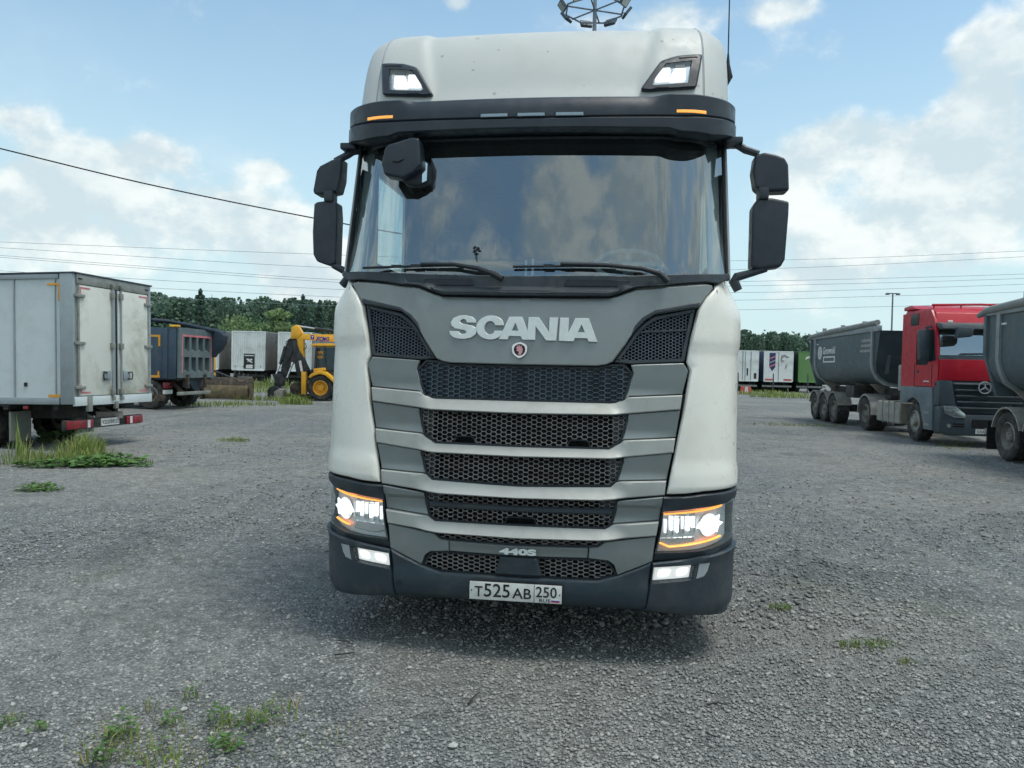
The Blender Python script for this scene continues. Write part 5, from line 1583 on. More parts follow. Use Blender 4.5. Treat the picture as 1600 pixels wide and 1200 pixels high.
# ------------------------------------------------------------------ trailers in the right background
YR = 73.0
xw2 = at(1193, 590, YR).x
dx_ = at(1247, 590, YR).x - xw2
for k, lab in enumerate(('white trailer with four door bars at the edge of the yard', 'white trailer with a striped tie print on its doors and blue sides',
                         'light green trailer standing at the end of the trailer row')):
    x = xw2 + (k - 1) * dx_
    fr = ('trailer_white', 'trailer_white', 'trailer_green')[k]
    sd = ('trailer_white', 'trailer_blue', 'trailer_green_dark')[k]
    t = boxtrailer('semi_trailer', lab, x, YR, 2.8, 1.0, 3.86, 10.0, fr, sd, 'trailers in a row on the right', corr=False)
    MB().box(0, 2.8, .35, .42, .45, .62).build('underrun_bar', 'alu_dirty', t)
    for s in (.4, 2.4):
        for y in (1.5, 2.8): wheel(t, (s, y, .5), .5, .4, 1, 'x', n=16, tread=False)
    MB().box(.1, 2.7, .9, 1.0, .35, .95).build('rear_shade_board', 'rubber', t)  # added dark board, stands in for the shadow under the trailer
    if k < 2:
        for xx in ((.75, 1.28, 1.52, 2.05) if k == 0 else (1.4,)):
            MB().box(xx - .02, xx + .02, -.04, .0, 1.05, 3.8).build('lock_rod', 'alu_dirty', t)
    if k == 0:
        MB().box(1.66, 1.80, -.012, -.004, 1.5, 2.2).build('print_mark', 'panel_black', t)
        MB().box(2.35, 2.6, -.012, -.004, 1.2, 1.75).build('print_mark', 'rust', t)
    if k == 1:
        tie = MB().prism([(.52, 3.7), (1.1, 3.7), (1.08, 2.35), (.80, 1.95), (.50, 2.4)], 'y', -.012, -.004).build('tie_print', 'print_navy', t)
        for i in range(3):
            z = 3.2 - i * .38
            MB().prism([(.52, z - .12), (1.08, z + .12), (1.08, z + .24), (.52, z)], 'y', -.018, -.008).build('tie_stripe', ('tape_red', 'print_grey', 'tape_red')[i], tie)
        for pts in ([(1.62, 3.5), (2.0, 3.55), (2.4, 3.3), (2.2, 3.2), (1.9, 3.35), (1.7, 3.1), (1.95, 2.95), (1.7, 2.7), (1.55, 3.0)], [(2.1, 2.6), (2.25, 2.7), (2.15, 2.3), (1.95, 2.15), (2.05, 2.4)]):
            MB().prism(pts, 'y', -.012, -.004).build('sketch_print', 'print_grey', t)
        MB().box(.15, .95, -.03, -.004, 1.08, 1.24).build('reflector_strip', 'barrier_red', t)
        MB().box(1.9, 2.65, -.03, -.004, 1.08, 1.24).build('reflector_strip', 'barrier_red', t)
    if k == 2:
        MB().prism([(.6, 3.1), (.75, 3.4), (1.0, 3.45), (1.2, 3.25), (1.0, 3.3), (.8, 3.2)], 'y', -.012, -.004).build('leaf_print', 'print_white', t)
for i, (px, lab) in enumerate(((1152, 'leaning fence post in front of the white barred trailer'), (1207, 'fence post standing before the tie print trailer'), (1261, 'fence post standing before the light green trailer'))):
    p = at(px, 612, 66.0)
    o = MB().tube([(0, 0, 0), (.05, 0, 1.0), (.03, 0, 1.75)], [.06, .055, .05], 8).build('fence_post', 'post_grey')
    o.location = (p.x, 66, 0); tag(o, lab, 'post', 'yard fence posts')
p = at(1165, 612, 64.0)
br_ = root_at('barrier_block', 'small red and white barrier block near the white barred trailer', 'barrier', (p.x, 64, 0))
MB().prism([(-.5, 0), (.5, 0), (.35, .6), (-.35, .6)], 'y', -.2, .2).build('barrier_body', 'barrier_red', br_, bevel=.03)
MB().prism([(-.15, .02), (.15, .02), (.12, .58), (-.12, .58)], 'y', -.215, -.19).build('white_band', 'tape_white', br_)

# ------------------------------------------------------------------ red tractor and grey tipper trailer
ANG = R(-5.5)
rt = thing('red_tractor_truck', 'red tractor unit with dark bumper parked on the right', 'truck', (10.42, 18.75, 0), ANG)
# cab side profile (y,z) as a solid with the front raked a little
sidep = [(.10, 1.60), (.06, 2.10), (.22, 2.90), (.42, 3.20), (.75, 3.40), (2.25, 3.44), (2.28, 1.30), (.75, 1.30), (.14, 1.45)]
for x0, x1 in ((.0, .05), (2.45, 2.5)):
    m = MB()
    m.prism([(.10, 1.60), (.06, 2.10), (.62, 2.06), (.70, 1.98), (1.35, 1.98), (2.28, 1.98), (2.28, 1.30), (.75, 1.30), (.14, 1.45)], 'x', x0, x1)
    m.build('door_lower', 'cab_red', rt)
    m = MB(); m.prism([(1.36, 1.98), (2.28, 1.98), (2.26, 3.36), (1.36, 3.36)], 'x', x0, x1); m.build('rear_panel', 'cab_red', rt)
    m = MB(); m.prism([(.24, 2.86), (1.36, 2.86), (1.36, 3.36), (.55, 3.36), (.34, 3.10)], 'x', x0, x1); m.build('upper_panel', 'cab_red', rt)
    m = MB(); m.prism([(.08, 2.09), (.24, 2.86), (.34, 2.86), (.22, 2.09)], 'x', x0, x1); m.build('pillar', 'cab_red', rt)
    xm = (x0 + x1) / 2
    m = MB(); m.prism([(.22, 2.09), (.34, 2.86), (1.36, 2.86), (1.36, 1.98), (.70, 1.98), (.62, 2.06)], 'x', xm - .01, xm + .01); m.build('side_window', 'dark_glass', rt)
# front skins
def fskin(name, pts, mat, y0, y1, bevel=.02, par=None): return MB().prism(pts, 'y', y0, y1).build(name, mat, par or rt, bevel=bevel)
fskin('front_panel', [(.03, 1.60), (2.47, 1.60), (2.47, 2.12), (.03, 2.12)], 'cab_red', .04, .16)
m = MB(); m.add([(.05, .08, 2.12), (2.45, .08, 2.12), (2.42, .25, 2.86), (.08, .25, 2.86)], [(0, 1, 2, 3)]); m.build('windscreen', 'cab_screen', rt)
MB().box(.1, 2.4, 1.9, 1.95, 1.5, 3.2).build('cab_interior', 'interior_mid', rt)
MB().box(.1, 2.4, .4, .9, 1.5, 2.1).build('dashboard', 'interior_dark', rt)
m = MB(); m.add([(.0, .05, 2.10), (2.5, .05, 2.10), (2.5, .08, 2.22), (.0, .08, 2.22)], [(0, 1, 2, 3)]); m.build('wiper_cowl', 'cab_dark', rt)
MB().tube([(.5, .06, 2.26), (1.3, .06, 2.28)], .012, 6).build('wiper', 'black_plastic', rt)
MB().tube([(1.4, .06, 2.25), (2.2, .06, 2.27)], .012, 6).build('wiper', 'black_plastic', rt)
MB().prism([(-.05, 2.86), (.10, 2.84), (.34, 2.98), (.34, 3.04), (.0, 2.98)], 'x', .02, 2.48).build('sun_visor', 'cab_dark', rt, bevel=.02)
m = MB()
m.add([(.02, .30, 3.0), (2.48, .30, 3.0), (2.44, .42, 3.28), (.06, .42, 3.28), (.10, .66, 3.42), (2.40, .66, 3.42), (2.40, 2.25, 3.46), (.10, 2.25, 3.46), (.0, 2.25, 3.2), (2.5, 2.25, 3.2), (.0, .55, 3.1), (2.5, .55, 3.1)],
      [(0, 1, 2, 3), (3, 2, 5, 4), (4, 5, 6, 7), (0, 3, 4, 7, 8, 10), (1, 11, 9, 6, 5, 2)])
m.build('roof', 'cab_red', rt, bevel=.02)
MB().box(.05, .12, 1.55, 2.0, 3.04, 3.30).build('roof_window', 'dark_glass', rt, bevel=.02)
MB().box(-.012, .0, 1.25, 1.72, 3.02, 3.32).build('sleeper_window', 'dark_glass', rt)
MB().prism([(1.55, 3.46), (2.35, 3.46), (2.35, 3.56), (1.9, 3.58)], 'x', .05, 2.45).build('roof_spoiler', 'cab_red', rt, bevel=.02)
m = MB(); m.tube([(.1, .75, 3.50), (1.25, .70, 3.52), (2.4, .75, 3.50)], .03, 8); rb_ = m.build('roof_rail', 'cab_red', rt)
for x in (.15, .8, 1.6, 2.35):
    MB().tube([(x, .75, 3.50), (x, .80, 3.32)], .018, 6).build('rail_foot', 'cab_red', rb_)
MB().box(.30, .42, .30, .36, 3.02, 3.09).build('visor_lamp', 'tape_white', rt, bevel=.02)
# ramp mirror and door mirror
MB().prism([(.25, 2.62), (.62, 2.66), (.66, 2.88), (.3, 2.90)], 'y', -.28, -.08).build('ramp_mirror', 'cab_dark', rt, bevel=.05)
MB().prism([(-.02, 2.05), (-.26, 2.10), (-.28, 2.86), (-.04, 2.88)], 'y', .50, .68).build('door_mirror', 'cab_dark', rt, bevel=.04)
MB().beam((-.1, .6, 2.9), (.02, .5, 2.95), .05, .05).build('mirror_arm', 'cab_dark', rt)
MB().box(-.02, .0, 1.18, 1.32, 1.78, 1.84).build('door_handle', 'cab_dark', rt)
for y in (.40, 1.42):
    MB().box(-.006, .0, y, y + .018, 1.32, 2.0).build('door_seam', 'void', rt)
MB().box(-.006, .0, .40, 1.44, 1.42, 1.435).build('door_seam', 'void', rt)
for z in (.45, .75):
    MB().box(-.02, .25, .46, .76, z, z + .06).build('cab_step', 'alu_dirty', rt)
MB().box(-.012, .0, .55, .85, 1.55, 1.58).build('door_badge', 'badge_silver', rt)
# grille slats with star
gr = fskin('grille', [(.32, 1.60), (2.18, 1.60), (2.10, 1.0), (1.9, .80), (.6, .80), (.42, 1.0)], 'cab_dark', .08, .2, .01)
for i in range(5):
    z = 1.52 - i * .145
    dx0 = .34 + i * .03
    MB().prism([(-.03, z), (.10, z + .06), (.10, z - .03), (-.01, z - .035)], 'x', dx0, 2.5 - dx0).build('grille_slat', 'cab_dark', gr, bevel=.008)
m = MB(); m.tube([(1.04 + .14 * math.cos(a), -.05, 1.44 + .14 * math.sin(a)) for a in [2 * PI * i / 28 for i in range(29)]], .016, 8)
for a in (90, 210, 330):
    m.tube([(1.04, -.06, 1.44), (1.04 + .13 * math.cos(R(a)), -.05, 1.44 + .13 * math.sin(R(a)))], [.026, .008], 6)
st = m.build('star_emblem', 'alu_grey', gr)
# dark lower body: bumper, corner, steps
fskin('bumper', [(.02, .98), (.42, 1.0), (.62, .78), (1.88, .78), (2.08, 1.0), (2.48, .98), (2.48, .32), (2.2, .26), (.3, .26), (.02, .32)], 'cab_dark', -.04, .35, .05)
fskin('corner_cowl', [(.0, 1.60), (.32, 1.60), (.42, 1.0), (.0, .98)], 'cab_dark', .0, .3, .04)
fskin('corner_cowl', [(2.5, 1.60), (2.18, 1.60), (2.08, 1.0), (2.5, .98)], 'cab_dark', .0, .3, .04)
fskin('air_inlet', [(.78, .66), (1.72, .66), (1.72, .46), (.78, .46)], 'void', -.055, .0, .0)
hl = fskin('headlamp', [(.10, .98), (.40, .95), (.60, .80), (.62, .70), (.34, .70), (.14, .80)], 'lamp_reflector', -.07, .0, .02)
fskin('lamp_cover', [(.10, .98), (.40, .95), (.60, .80), (.62, .70), (.34, .70), (.14, .80)], 'lamp_glass', -.09, -.075, .0, hl)
hl = fskin('headlamp', [(2.40, .98), (2.10, .95), (1.90, .80), (1.88, .70), (2.16, .70), (2.36, .80)], 'lamp_reflector', -.07, .0, .02)
fg = MB().lathe([(.05, -.06), (.05, .0)], (.24, 0, .50), 'y', 12).build('fog_lamp', 'lamp_reflector', rt)
MB().box(.34, .60, -.055, .0, .47, .50).build('inlet_slot', 'void', rt); MB().box(.34, .60, -.055, .0, .53, .56).build('inlet_slot', 'void', rt)
np2 = MB().box(.86, 1.38, -.065, -.03, .32, .43).build('number_plate', 'plate_white', rt)
text_mesh('plate_text', 'С535ВМ50', 'plate_black', np2, Matrix.Translation((.89, -.067, .345)), .06, .002, bold=.008, fit=.46)
m = MB(); arch = [(.30, .98), (.35, 1.42), (2.28, 1.42), (2.28, .98)] + [(1.45 + .62 * math.cos(R(a)), .50 + .62 * math.sin(R(a))) for a in range(50, 135, 10)] + [(.80, .50), (.78, .35), (.30, .35)]
m.prism(arch, 'x', -.015, .28); m.build('wheel_arch', 'cab_grey', rt, bevel=.02)
m = MB(); m.prism(arch, 'x', 2.22, 2.515); m.build('wheel_arch', 'cab_grey', rt, bevel=.02)
MB().box(.06, 2.44, .3, 2.26, 1.0, 1.32).build('cab_base', 'chassis', rt)
for s, x in ((-1, .20), (1, 2.3)):
    wheel(rt, (x, 1.45, .5), .5, .33, s, 'x', rim='steel_dirty', n=24, dish=.75)
    wheel(rt, (x + s * -.08, 5.0, .5), .5, .55, s, 'x', rim='rim_grey', n=24)
m = MB(); m.box(.75, .85, 1.0, 6.2, .62, .9); m.build('chassis_rail', 'chassis', rt)
m = MB(); m.box(1.65, 1.75, 1.0, 6.2, .62, .9); m.build('chassis_rail', 'chassis', rt)
tk = MB().box(.04, .62, 2.42, 4.1, .36, .96).build('side_tank', 'steel_dirty', rt, bevel=.06, segs=3)
for y in (2.75, 3.15, 3.6): MB().box(.025, .64, y, y + .05, .345, .975).build('tank_strap', 'alu_dirty', tk)
for z in (.5, .65, .8): MB().box(.028, .05, 2.45, 2.72, z, z + .03).build('tank_step', 'alu_dirty', tk)
MB().box(2.0, 2.46, 2.42, 4.1, .36, .96).build('side_tank', 'steel_dirty', rt, bevel=.06, segs=3)
for x0, x1 in ((.0, .62), (1.88, 2.5)):
    arc_ = [(5.0 + .62 * math.cos(R(a)), .5 + .62 * math.sin(R(a))) for a in range(0, 181, 15)]
    arci = [(5.0 + .57 * math.cos(R(a)), .5 + .57 * math.sin(R(a))) for a in range(180, -1, -15)]
    MB().prism(arc_ + arci, 'x', x0, x1).build('mudguard', 'steel_dirty', rt)
MB().box(.5, 2.0, 4.3, 5.6, .98, 1.12).build('fifth_wheel', 'chassis', rt, bevel=.02)
MB().box(.12, .50, 2.50, 2.80, 1.28, 2.0).build('filter_box', 'alu_dirty', rt, bevel=.03)


def tipper(label, loc, ang, y0, L, axles, group, lettering):
    """tub-shaped tipping semi-trailer; local y runs towards its tail"""
    t = thing('tipper_trailer', label, 'trailer', loc, ang, group)
    U_ = [(.0, 3.02), (.0, 2.05), (.04, 1.86), (.16, 1.62), (.42, 1.44), (.85, 1.38), (1.65, 1.38), (2.08, 1.44), (2.34, 1.62), (2.46, 1.86), (2.5, 2.05), (2.5, 3.02)]
    I_ = [(x + .04 if x < 1.25 else x - .04, z + (.04 if z < 3 else 0)) for x, z in U_[::-1]]
    m = MB(); m.prism(U_ + I_, 'y', y0, y0 + L); m.build('tub', 'tub_grey', t, 60)
    # front wall leaning in at the foot
    F0 = [(x, z) for x, z in U_]
    m = MB()
    n = len(F0)
    vs_ = [(x, y0 - .02 - .45 * (z - 1.4) / 1.62 if z > 1.7 else y0 + .1, z) for x, z in F0]
    m.add(vs_ + [(1.25, y0 + .15, 1.5)], [tuple(range(n))])
    vs2 = [(x, y0 + .02, z) for x, z in F0]
    m.add(vs_ + vs2, [(i, i + 1, n + i + 1, n + i) for i in range(n - 1)])
    m.build('front_wall', 'cab_dark', t, 40)
    for x in (.35, 1.25, 2.1): MB().beam((x, y0 - .36, 2.95), (x, y0 - .10, 1.75), .10, .10, (1, 0, 0)).build('front_rib', 'tub_grey', t, bevel=.01)
    for x0, x1 in ((-.05, .06), (2.44, 2.55)):
        MB().box(x0, x1, y0 - .45, y0 + L + .05, 3.00, 3.17).build('top_rim', 'tub_rim', t, bevel=.02)
    # stiffening ribs that wrap the tub
    for yr_ in (y0 + .02, y0 + L - .55):
        ro = [(x - .05 if x < 1.25 else x + .05, z - (.05 if z < 1.8 else 0)) for x, z in U_]
        m = MB(); m.prism(ro + [(x, z) for x, z in U_[::-1]], 'y', yr_, yr_ + .14); m.build('tub_rib', 'tub_rim', t, 50)
    # tailgate
    tg_ = MB().prism([(-.06, 3.05), (-.06, 2.2), (.20, 1.30), (2.30, 1.30), (2.56, 2.2), (2.56, 3.05)], 'y', y0 + L + .02, y0 + L + .14).build('tailgate', 'tub_grey', t, bevel=.02)
    m = MB(); m.tube([(-.10, y0 + L + .30, 3.02), (-.02, y0 + L + .05, 3.12), (-.04, y0 + L * .62, 3.20), (-.03, y0 + L * .3, 3.22), (-.02, y0 - .3, 3.26)], [.05, .085, .10, .095, .085], 10)
    tr_ = m.build('tarp_roll', 'tarp_grey', t, 60)
    for k in range(3):
        yy = y0 + L * (.12 + .32 * k)
        MB().box(-.08, .05, yy, yy + .05, 3.20, 3.36).build('tarp_hook', 'tub_rim', tr_)
    m = MB(); m.box(-.012, .0, y0 + L - .75, y0 + L - .35, 2.78, 2.82); m.build('reflective_tape', 'tape_white', t)
    m = MB(); m.box(-.012, .0, y0 + L - .42, y0 + L - .37, 2.45, 2.78); m.build('reflective_tape', 'tape_white', t)
    # running gear
    for y in axles:
        for s, x in ((-1, .22), (1, 2.28)): wheel(t, (x, y, .5), .5, .42, s, 'x', rim='rim_grey', n=24)
        MB().box(.3, 2.2, y - .07, y + .07, .42, .58).build('axle', 'chassis', t)
        for x0, x1 in ((-.02, .46), (2.04, 2.52)):
            ao = [(y + .60 * math.cos(R(a)), .5 + .60 * math.sin(R(a))) for a in range(15, 166, 15)]
            ai = [(y + .565 * math.cos(R(a)), .5 + .565 * math.sin(R(a))) for a in range(165, 14, -15)]
            MB().prism(ao + ai, 'x', x0, x1).build('mudguard', 'steel_dirty', t)
    for x in (.72, 1.66):
        MB().box(x, x + .12, y0 - .3, y0 + L, 1.0, 1.28).build('chassis_rail', 'chassis', t)
    for y in (y0 + 1.0, y0 + 2.4, y0 + L - .6):
        MB().prism([(.3, 1.42), (.9, 1.42), (.8, 1.05), (.7, 1.05)], 'y', y, y + .12).build('cradle', 'steel_dirty', t)
    MB().box(.1, .7, y0 + 1.9, y0 + 2.7, .95, 1.35).build('control_box', 'chassis', t, bevel=.02)
    for x in (.45, 1.95):
        lg_ = MB().box(x - .06, x + .06, y0 + 1.55, y0 + 1.67, .12, 1.1).build('landing_leg', 'steel_dirty', t)
        MB().box(x - .12, x + .12, y0 + 1.45, y0 + 1.77, .0, .1).build('leg_foot', 'rust', lg_)
    MB().box(.1, 2.4, y0 + L + .2, y0 + L + .30, .45, .58).build('underrun_bar', 'alu_dirty', t, bevel=.01)
    for x in (.5, 2.0): MB().beam((x, y0 + L - .1, 1.1), (x, y0 + L + .25, .5), .08, .1).build('underrun_arm', 'chassis', t)
    for x in (.05, 2.05): MB().box(x, x + .4, y0 + L + .05, y0 + L + .08, .15, .75).build('mudflap', 'rubber', t)
    if lettering:
        # side lettering: the left face is seen from -x, so text runs towards -y (front)... mirrored axes
        def SM(y, z): return Matrix(((0, 1, 0, -.006), (-1, 0, 0, y), (0, 0, 1, z), (0, 0, 0, 1)))
        text_mesh('side_lettering', 'Grunwald', 'print_white', t, SM(y0 + L - 1.35, 2.42), .26, .006, bold=.02, fit=1.35)
        m = MB(); m.lathe([(.24, -.012), (.24, .0), (.17, .0), (.17, -.012)], (0, y0 + L - .98, 2.48), 'x', 24); m.build('ring_logo', 'print_white', t)
        MB().box(-.014, -.0, y0 + L - 1.04, y0 + L - .92, 2.40, 2.56).build('logo_core', 'print_white', t)
        bx_ = MB().box(-.010, -.0, y0 + L - 2.70, y0 + L - 1.40, 2.12, 2.34).build('lettering_box', 'print_white', t)
        MB().box(-.014, -.0, y0 + L - 2.60, y0 + L - 1.50, 2.17, 2.29).build('lettering_box_inner', 'tub_grey', bx_)
        for k, (a, b) in enumerate(((.25, 1.05), (.25, 1.05), (.25, 1.15))):
            MB().box(-.010, -.0, y0 + a, y0 + b, 2.72 - k * .16, 2.80 - k * .16).build('phone_lettering', 'print_grey', t)
    return t
tipper('grey tub tipper trailer with white ring logo coupled behind the red tractor', (10.42, 18.75, 0), ANG, 4.35, 6.3, (8.05, 9.15, 10.25), 'tipper trailers', True)
tipper('grey tipper trailer cut off by the right edge of the view', (10.18, 16.45, 0), R(-8), -6.6, 6.6, (-.85, -2.1, -3.35), 'tipper trailers', False)

# ------------------------------------------------------------------ floodlight mast behind the cab
YM = 50.0
mc = at(929.5, 16, YM)
mast = root_at('floodlight_mast', 'tall floodlight mast with a ring of lamps rising behind the white cab', 'light mast', (mc.x, YM))
MB().tube([(0, 0, 0), (0, 0, mc.z * .5), (0, 0, mc.z + .7)], [.30, .22, .12], 12).build('mast_pole', 'galvanised', mast)
RM_ = 1.95
zc = mc.z
ring_o = MB().tube([(RM_ * math.cos(R(22.5 + 45 * i)), RM_ * math.sin(R(22.5 + 45 * i)), zc) for i in range(9)], .06, 6).build('lamp_ring', 'galvanised', mast)
for i in range(3):
    a = R(15 + 60 * i)
    MB().tube([(RM_ * .98 * math.cos(a), RM_ * .98 * math.sin(a), zc), (-RM_ * .98 * math.cos(a), -RM_ * .98 * math.sin(a), zc)], .055, 6).build('ring_spoke', 'galvanised', ring_o)
for i in range(8):
    a = R(45 * i + 10)
    Mx = Matrix.Translation((2.15 * math.cos(a), 2.15 * math.sin(a), zc + .05)) @ Matrix.Rotation(a, 4, 'Z') @ Matrix.Rotation(R(38), 4, 'Y')
    fl = MB().box(-.09, .09, -.38, .38, -.30, .30, Mx).build('floodlight', 'flood_dark', mast)
    MB().box(.091, .10, -.33, .33, -.25, .25, Mx).build('lamp_glass', 'lamp_reflector', fl)
    MB().beam((RM_ * .93 * math.cos(a), RM_ * .93 * math.sin(a), zc), (2.15 * math.cos(a), 2.15 * math.sin(a), zc + .05), .05, .05).build('lamp_bracket', 'galvanised', fl)

p = at(1395, 459, 70)
lp = root_at('light_pole', 'thin light pole with a flat cross arm rising behind the grey tipper', 'light pole', (p.x, 70))
MB().tube([(0, 0, 0), (0, 0, p.z)], [.10, .07], 8).build('pole', 'galvanised', lp)
MB().box(-.58, .58, -.06, .06, p.z - .02, p.z + .06).build('cross_arm', 'flood_dark', lp)
for x in (-.48, .48): MB().box(x - .14, x + .14, -.16, .16, p.z - .10, p.z + .02).build('lamp_head', 'flood_dark', lp, bevel=.02)

# ------------------------------------------------------------------ overhead wires
def smooth_pts(pts, n=10):
    o = []
    for i in range(len(pts) - 1):
        p0, p1, p2, p3 = pts[max(0, i - 1)], pts[i], pts[i + 1], pts[min(len(pts) - 1, i + 2)]
        for k in range(n):
            t = k / n
            o.append(.5 * ((2 * p1) + (p2 - p0) * t + (2 * p0 - 5 * p1 + 4 * p2 - p3) * t * t + (3 * p1 - p0 - 3 * p2 + p3) * t ** 3))
    return o + [pts[-1]]
WIRES = [
    ([(-300, 366), (0, 378), (490, 397), (850, 407), (1230, 406), (1600, 392), (1900, 375)], 'uppermost thin grey power wire crossing behind the white cab'),
    ([(-300, 371), (0, 387), (490, 417), (850, 425), (1226, 419), (1600, 401), (1900, 382)], 'second thin grey power wire from the top of the bundle'),
    ([(-300, 377), (0, 399), (525, 437), (850, 444), (1200, 439), (1600, 428), (1900, 412)], 'third thin grey power wire from the top of the bundle'),
    ([(-300, 379), (0, 402), (525, 441), (850, 450), (1200, 446), (1600, 435), (1900, 420)], 'fourth thin grey power wire from the top of the bundle'),
    ([(-300, 398), (0, 423), (525, 452), (850, 459), (1162, 457), (1300, 454), (1600, 444), (1900, 430)], 'fifth thin grey power wire, just above the box truck roof'),
    ([(-300, 410), (0, 436), (525, 464), (850, 471), (1153, 469), (1300, 465), (1600, 456), (1900, 442)], 'sixth thin grey power wire, low over the trees'),
    ([(-300, 425), (0, 451), (525, 478), (850, 486), (1153, 484), (1300, 481), (1600, 473), (1900, 460)], 'lowest thin grey power wire, just over the tree tops'),
]
for pts, lab in WIRES:
    q = smooth_pts([at(x, y, 160) for x, y in pts], 8)
    o = MB().tube(q, .038, 5).build('power_wire', 'wire_grey')
    tag(o, lab, 'wire', 'overhead power wires')
q = smooth_pts([at(-260, 168, 24), at(0, 232, 25), at(250, 292, 26), at(540, 350, 27.5), at(760, 386, 29), at(980, 414, 31)], 10)
o = MB().tube(q, .022, 6).build('service_cable', 'wire_black')
tag(o, 'thick black cable sloping down across the sky from the upper left', 'cable')

# ------------------------------------------------------------------ trees
leafmat('leaf_dark', (.100, .172, .132), .25)
leafmat('leaf_mid', (.065, .125, .068))
leafmat('leaf_light', (.160, .250, .125))
leafmat('leaf_pine', (.065, .120, .098), .25)
leafmat('grass_green', (.180, .255, .082), .4)
leafmat('grass_dry', (.26, .25, .12), .4)
leafmat('weed_leaf', (.085, .180, .060), .4)


def crown(kind, h, wd, n, r_):
    """leaf clumps spread through the crown's volume; returns verts, faces"""
    V, Fc = [], []
    for _ in range(n):
        if kind == 'pine':
            t = .98 * r_.random() ** .8
            z = h * (.30 + .70 * t)
            rad = wd * .5 * (1 - t) ** .75 * (.35 + .65 * r_.random() ** .5) * (1 + .35 * math.sin(z * 5.1 + wd))
            s = h * .024 * (1.15 - .6 * t)
        elif kind == 'scots':
            t = r_.random()
            z = h * (.50 + .50 * t)
            rad = wd * .5 * math.sqrt(max(.02, 1 - (t * 1.6 - .5) ** 2 / 1.5)) * r_.random() ** .45 * (.7 + .4 * math.sin(3 * t * wd))
            s = h * .026
        else:
            a_, b_ = r_.random() * 2 * PI, math.acos(2 * r_.random() - 1)
            q = r_.random() ** .33
            lump = 1 + .22 * math.sin(3 * a_ + wd * 7) * math.sin(4 * b_ + h)
            z = h * .56 + math.cos(b_) * q * h * .44 * lump
            rad = math.sin(b_) * q * wd * .5 * lump
            s = h * .027
        a = r_.random() * 2 * PI
        c = Vector((rad * math.cos(a), rad * math.sin(a), z))
        d = Vector((r_.normal(), r_.normal(), r_.normal() * .7)).normalized()
        e = d.orthogonal().normalized()
        f = d.cross(e)
        s *= .6 + .8 * r_.random()
        k = len(V)
        V += [c + e * s, c + f * s * .8 + d * s * .2, c - e * s * .9, c - f * s * .7 - d * s * .2]
        Fc.append((k, k + 1, k + 2, k + 3))
    return V, Fc


# the wood in the background reads as one mass
FV, FF = [], []
TV, TF = [], []
protos = []
for i in range(9):
    kd = ('pine', 'scots', 'round')[(0, 1, 2, 1, 2, 1, 0, 2, 1)[i]]
    protos.append((kd, crown(kd, 1.0, (.36, .36, .50)[('pine', 'scots', 'round').index(kd)], 560, rng)))
def plant(x, y, h, i, zb=0.0):
    V, Fc = protos[i][1]
    k = len(FV)
    a = rng.random() * 2 * PI
    ca, sa = math.cos(a), math.sin(a)
    wq = h * (.85 + .4 * rng.random())
    FV.extend([(x + (v.x * ca - v.y * sa) * wq, y + (v.x * sa + v.y * ca) * wq, zb + v.z * h) for v in V])
    FF.extend([tuple(q + k for q in f) for f in Fc])
    kk = len(FV)
    r0 = .12 + h * .008
    FV.extend([(x - r0, y, zb), (x + r0, y, zb), (x + r0 * .4, y, zb + h * .8), (x - r0 * .4, y, zb + h * .8)])
    FF.append((kk, kk + 1, kk + 2, kk + 3))
def wood(x0, y0, x1, y1, n, hmin, hmax, depth, rows):
    for r_ in range(rows):
        for j in range(n):
            t = (j + rng.random()) / n
            d = r_ * depth / rows + rng.random() * depth / rows
            L_ = math.hypot(x1 - x0, y1 - y0)
            nx_, ny_ = -(y1 - y0) / L_, (x1 - x0) / L_
            plant(x0 + (x1 - x0) * t + nx_ * d, y0 + (y1 - y0) * t + ny_ * d, hmin + (hmax - hmin) * rng.random() * (1 + .0), int(rng.integers(0, 9)), zb=-1.0 + r_ * .8)
wood(-175, 172, -20, 205, 64, 16.6, 19.2, 30, 4)
wood(-20, 205, 70, 262, 32, 16.5, 20.0, 30, 3)
wood(60, 262, 290, 330, 76, 15.5, 18.2, 30, 3)
# undergrowth along the edge of the wood
for (x0, y0, x1, y1, n) in ((-175, 170, -20, 203, 60), (-20, 203, 70, 260, 34), (60, 260, 290, 328, 80)):
    for j in range(n):
        t = (j + rng.random()) / n
        plant(x0 + (x1 - x0) * t, y0 + (y1 - y0) * t - 2 * rng.random(), 4.5 + 4 * rng.random(), (2, 4, 7)[j % 3], -.8)
fo_ = mesh_obj('forest', FV, FF, 'leaf_dark', None, None)
tag(fo_, 'dark mixed woodland lining the far side of the yard', 'forest', kind='stuff')
# single trees that stand out before the wood or above it
def tree(label, px, pyb, Y, h, wd, kind, mat, n=900):
    p = at(px, pyb, Y)
    t = thing('tree', label, 'tree', (p.x, Y, 0), rng.random() * 6, 'trees standing before the wood')
    m = MB(); m.tube([(0, 0, 0), (.05, 0, h * .4), (0, .05, h * .85)], [h * .022, h * .016, h * .005], 7)
    for k in range(6):
        a = k * 1.9; z = h * (.3 + .08 * k)
        m.tube([(0, 0, z), (math.cos(a) * wd * .25, math.sin(a) * wd * .25, z + h * .14)], [h * .008, h * .003], 5)
    m.build('trunk', 'bark', t)
    V, Fc = crown(kind, h, wd, n, rng)
    mesh_obj('crown', V, Fc, mat, t, None)
tree('rounded pale green tree behind the middle white trailer', 372, 560, 120, 9.0, 7.5, 'round', 'leaf_light', 1500)
tree('dark rounded tree right of the pale green one', 403, 560, 128, 9.2, 7.0, 'round', 'leaf_mid', 1300)
tree('pale narrow tree behind the backhoe boom', 434, 560, 118, 10.0, 5.6, 'scots', 'leaf_light', 1100)
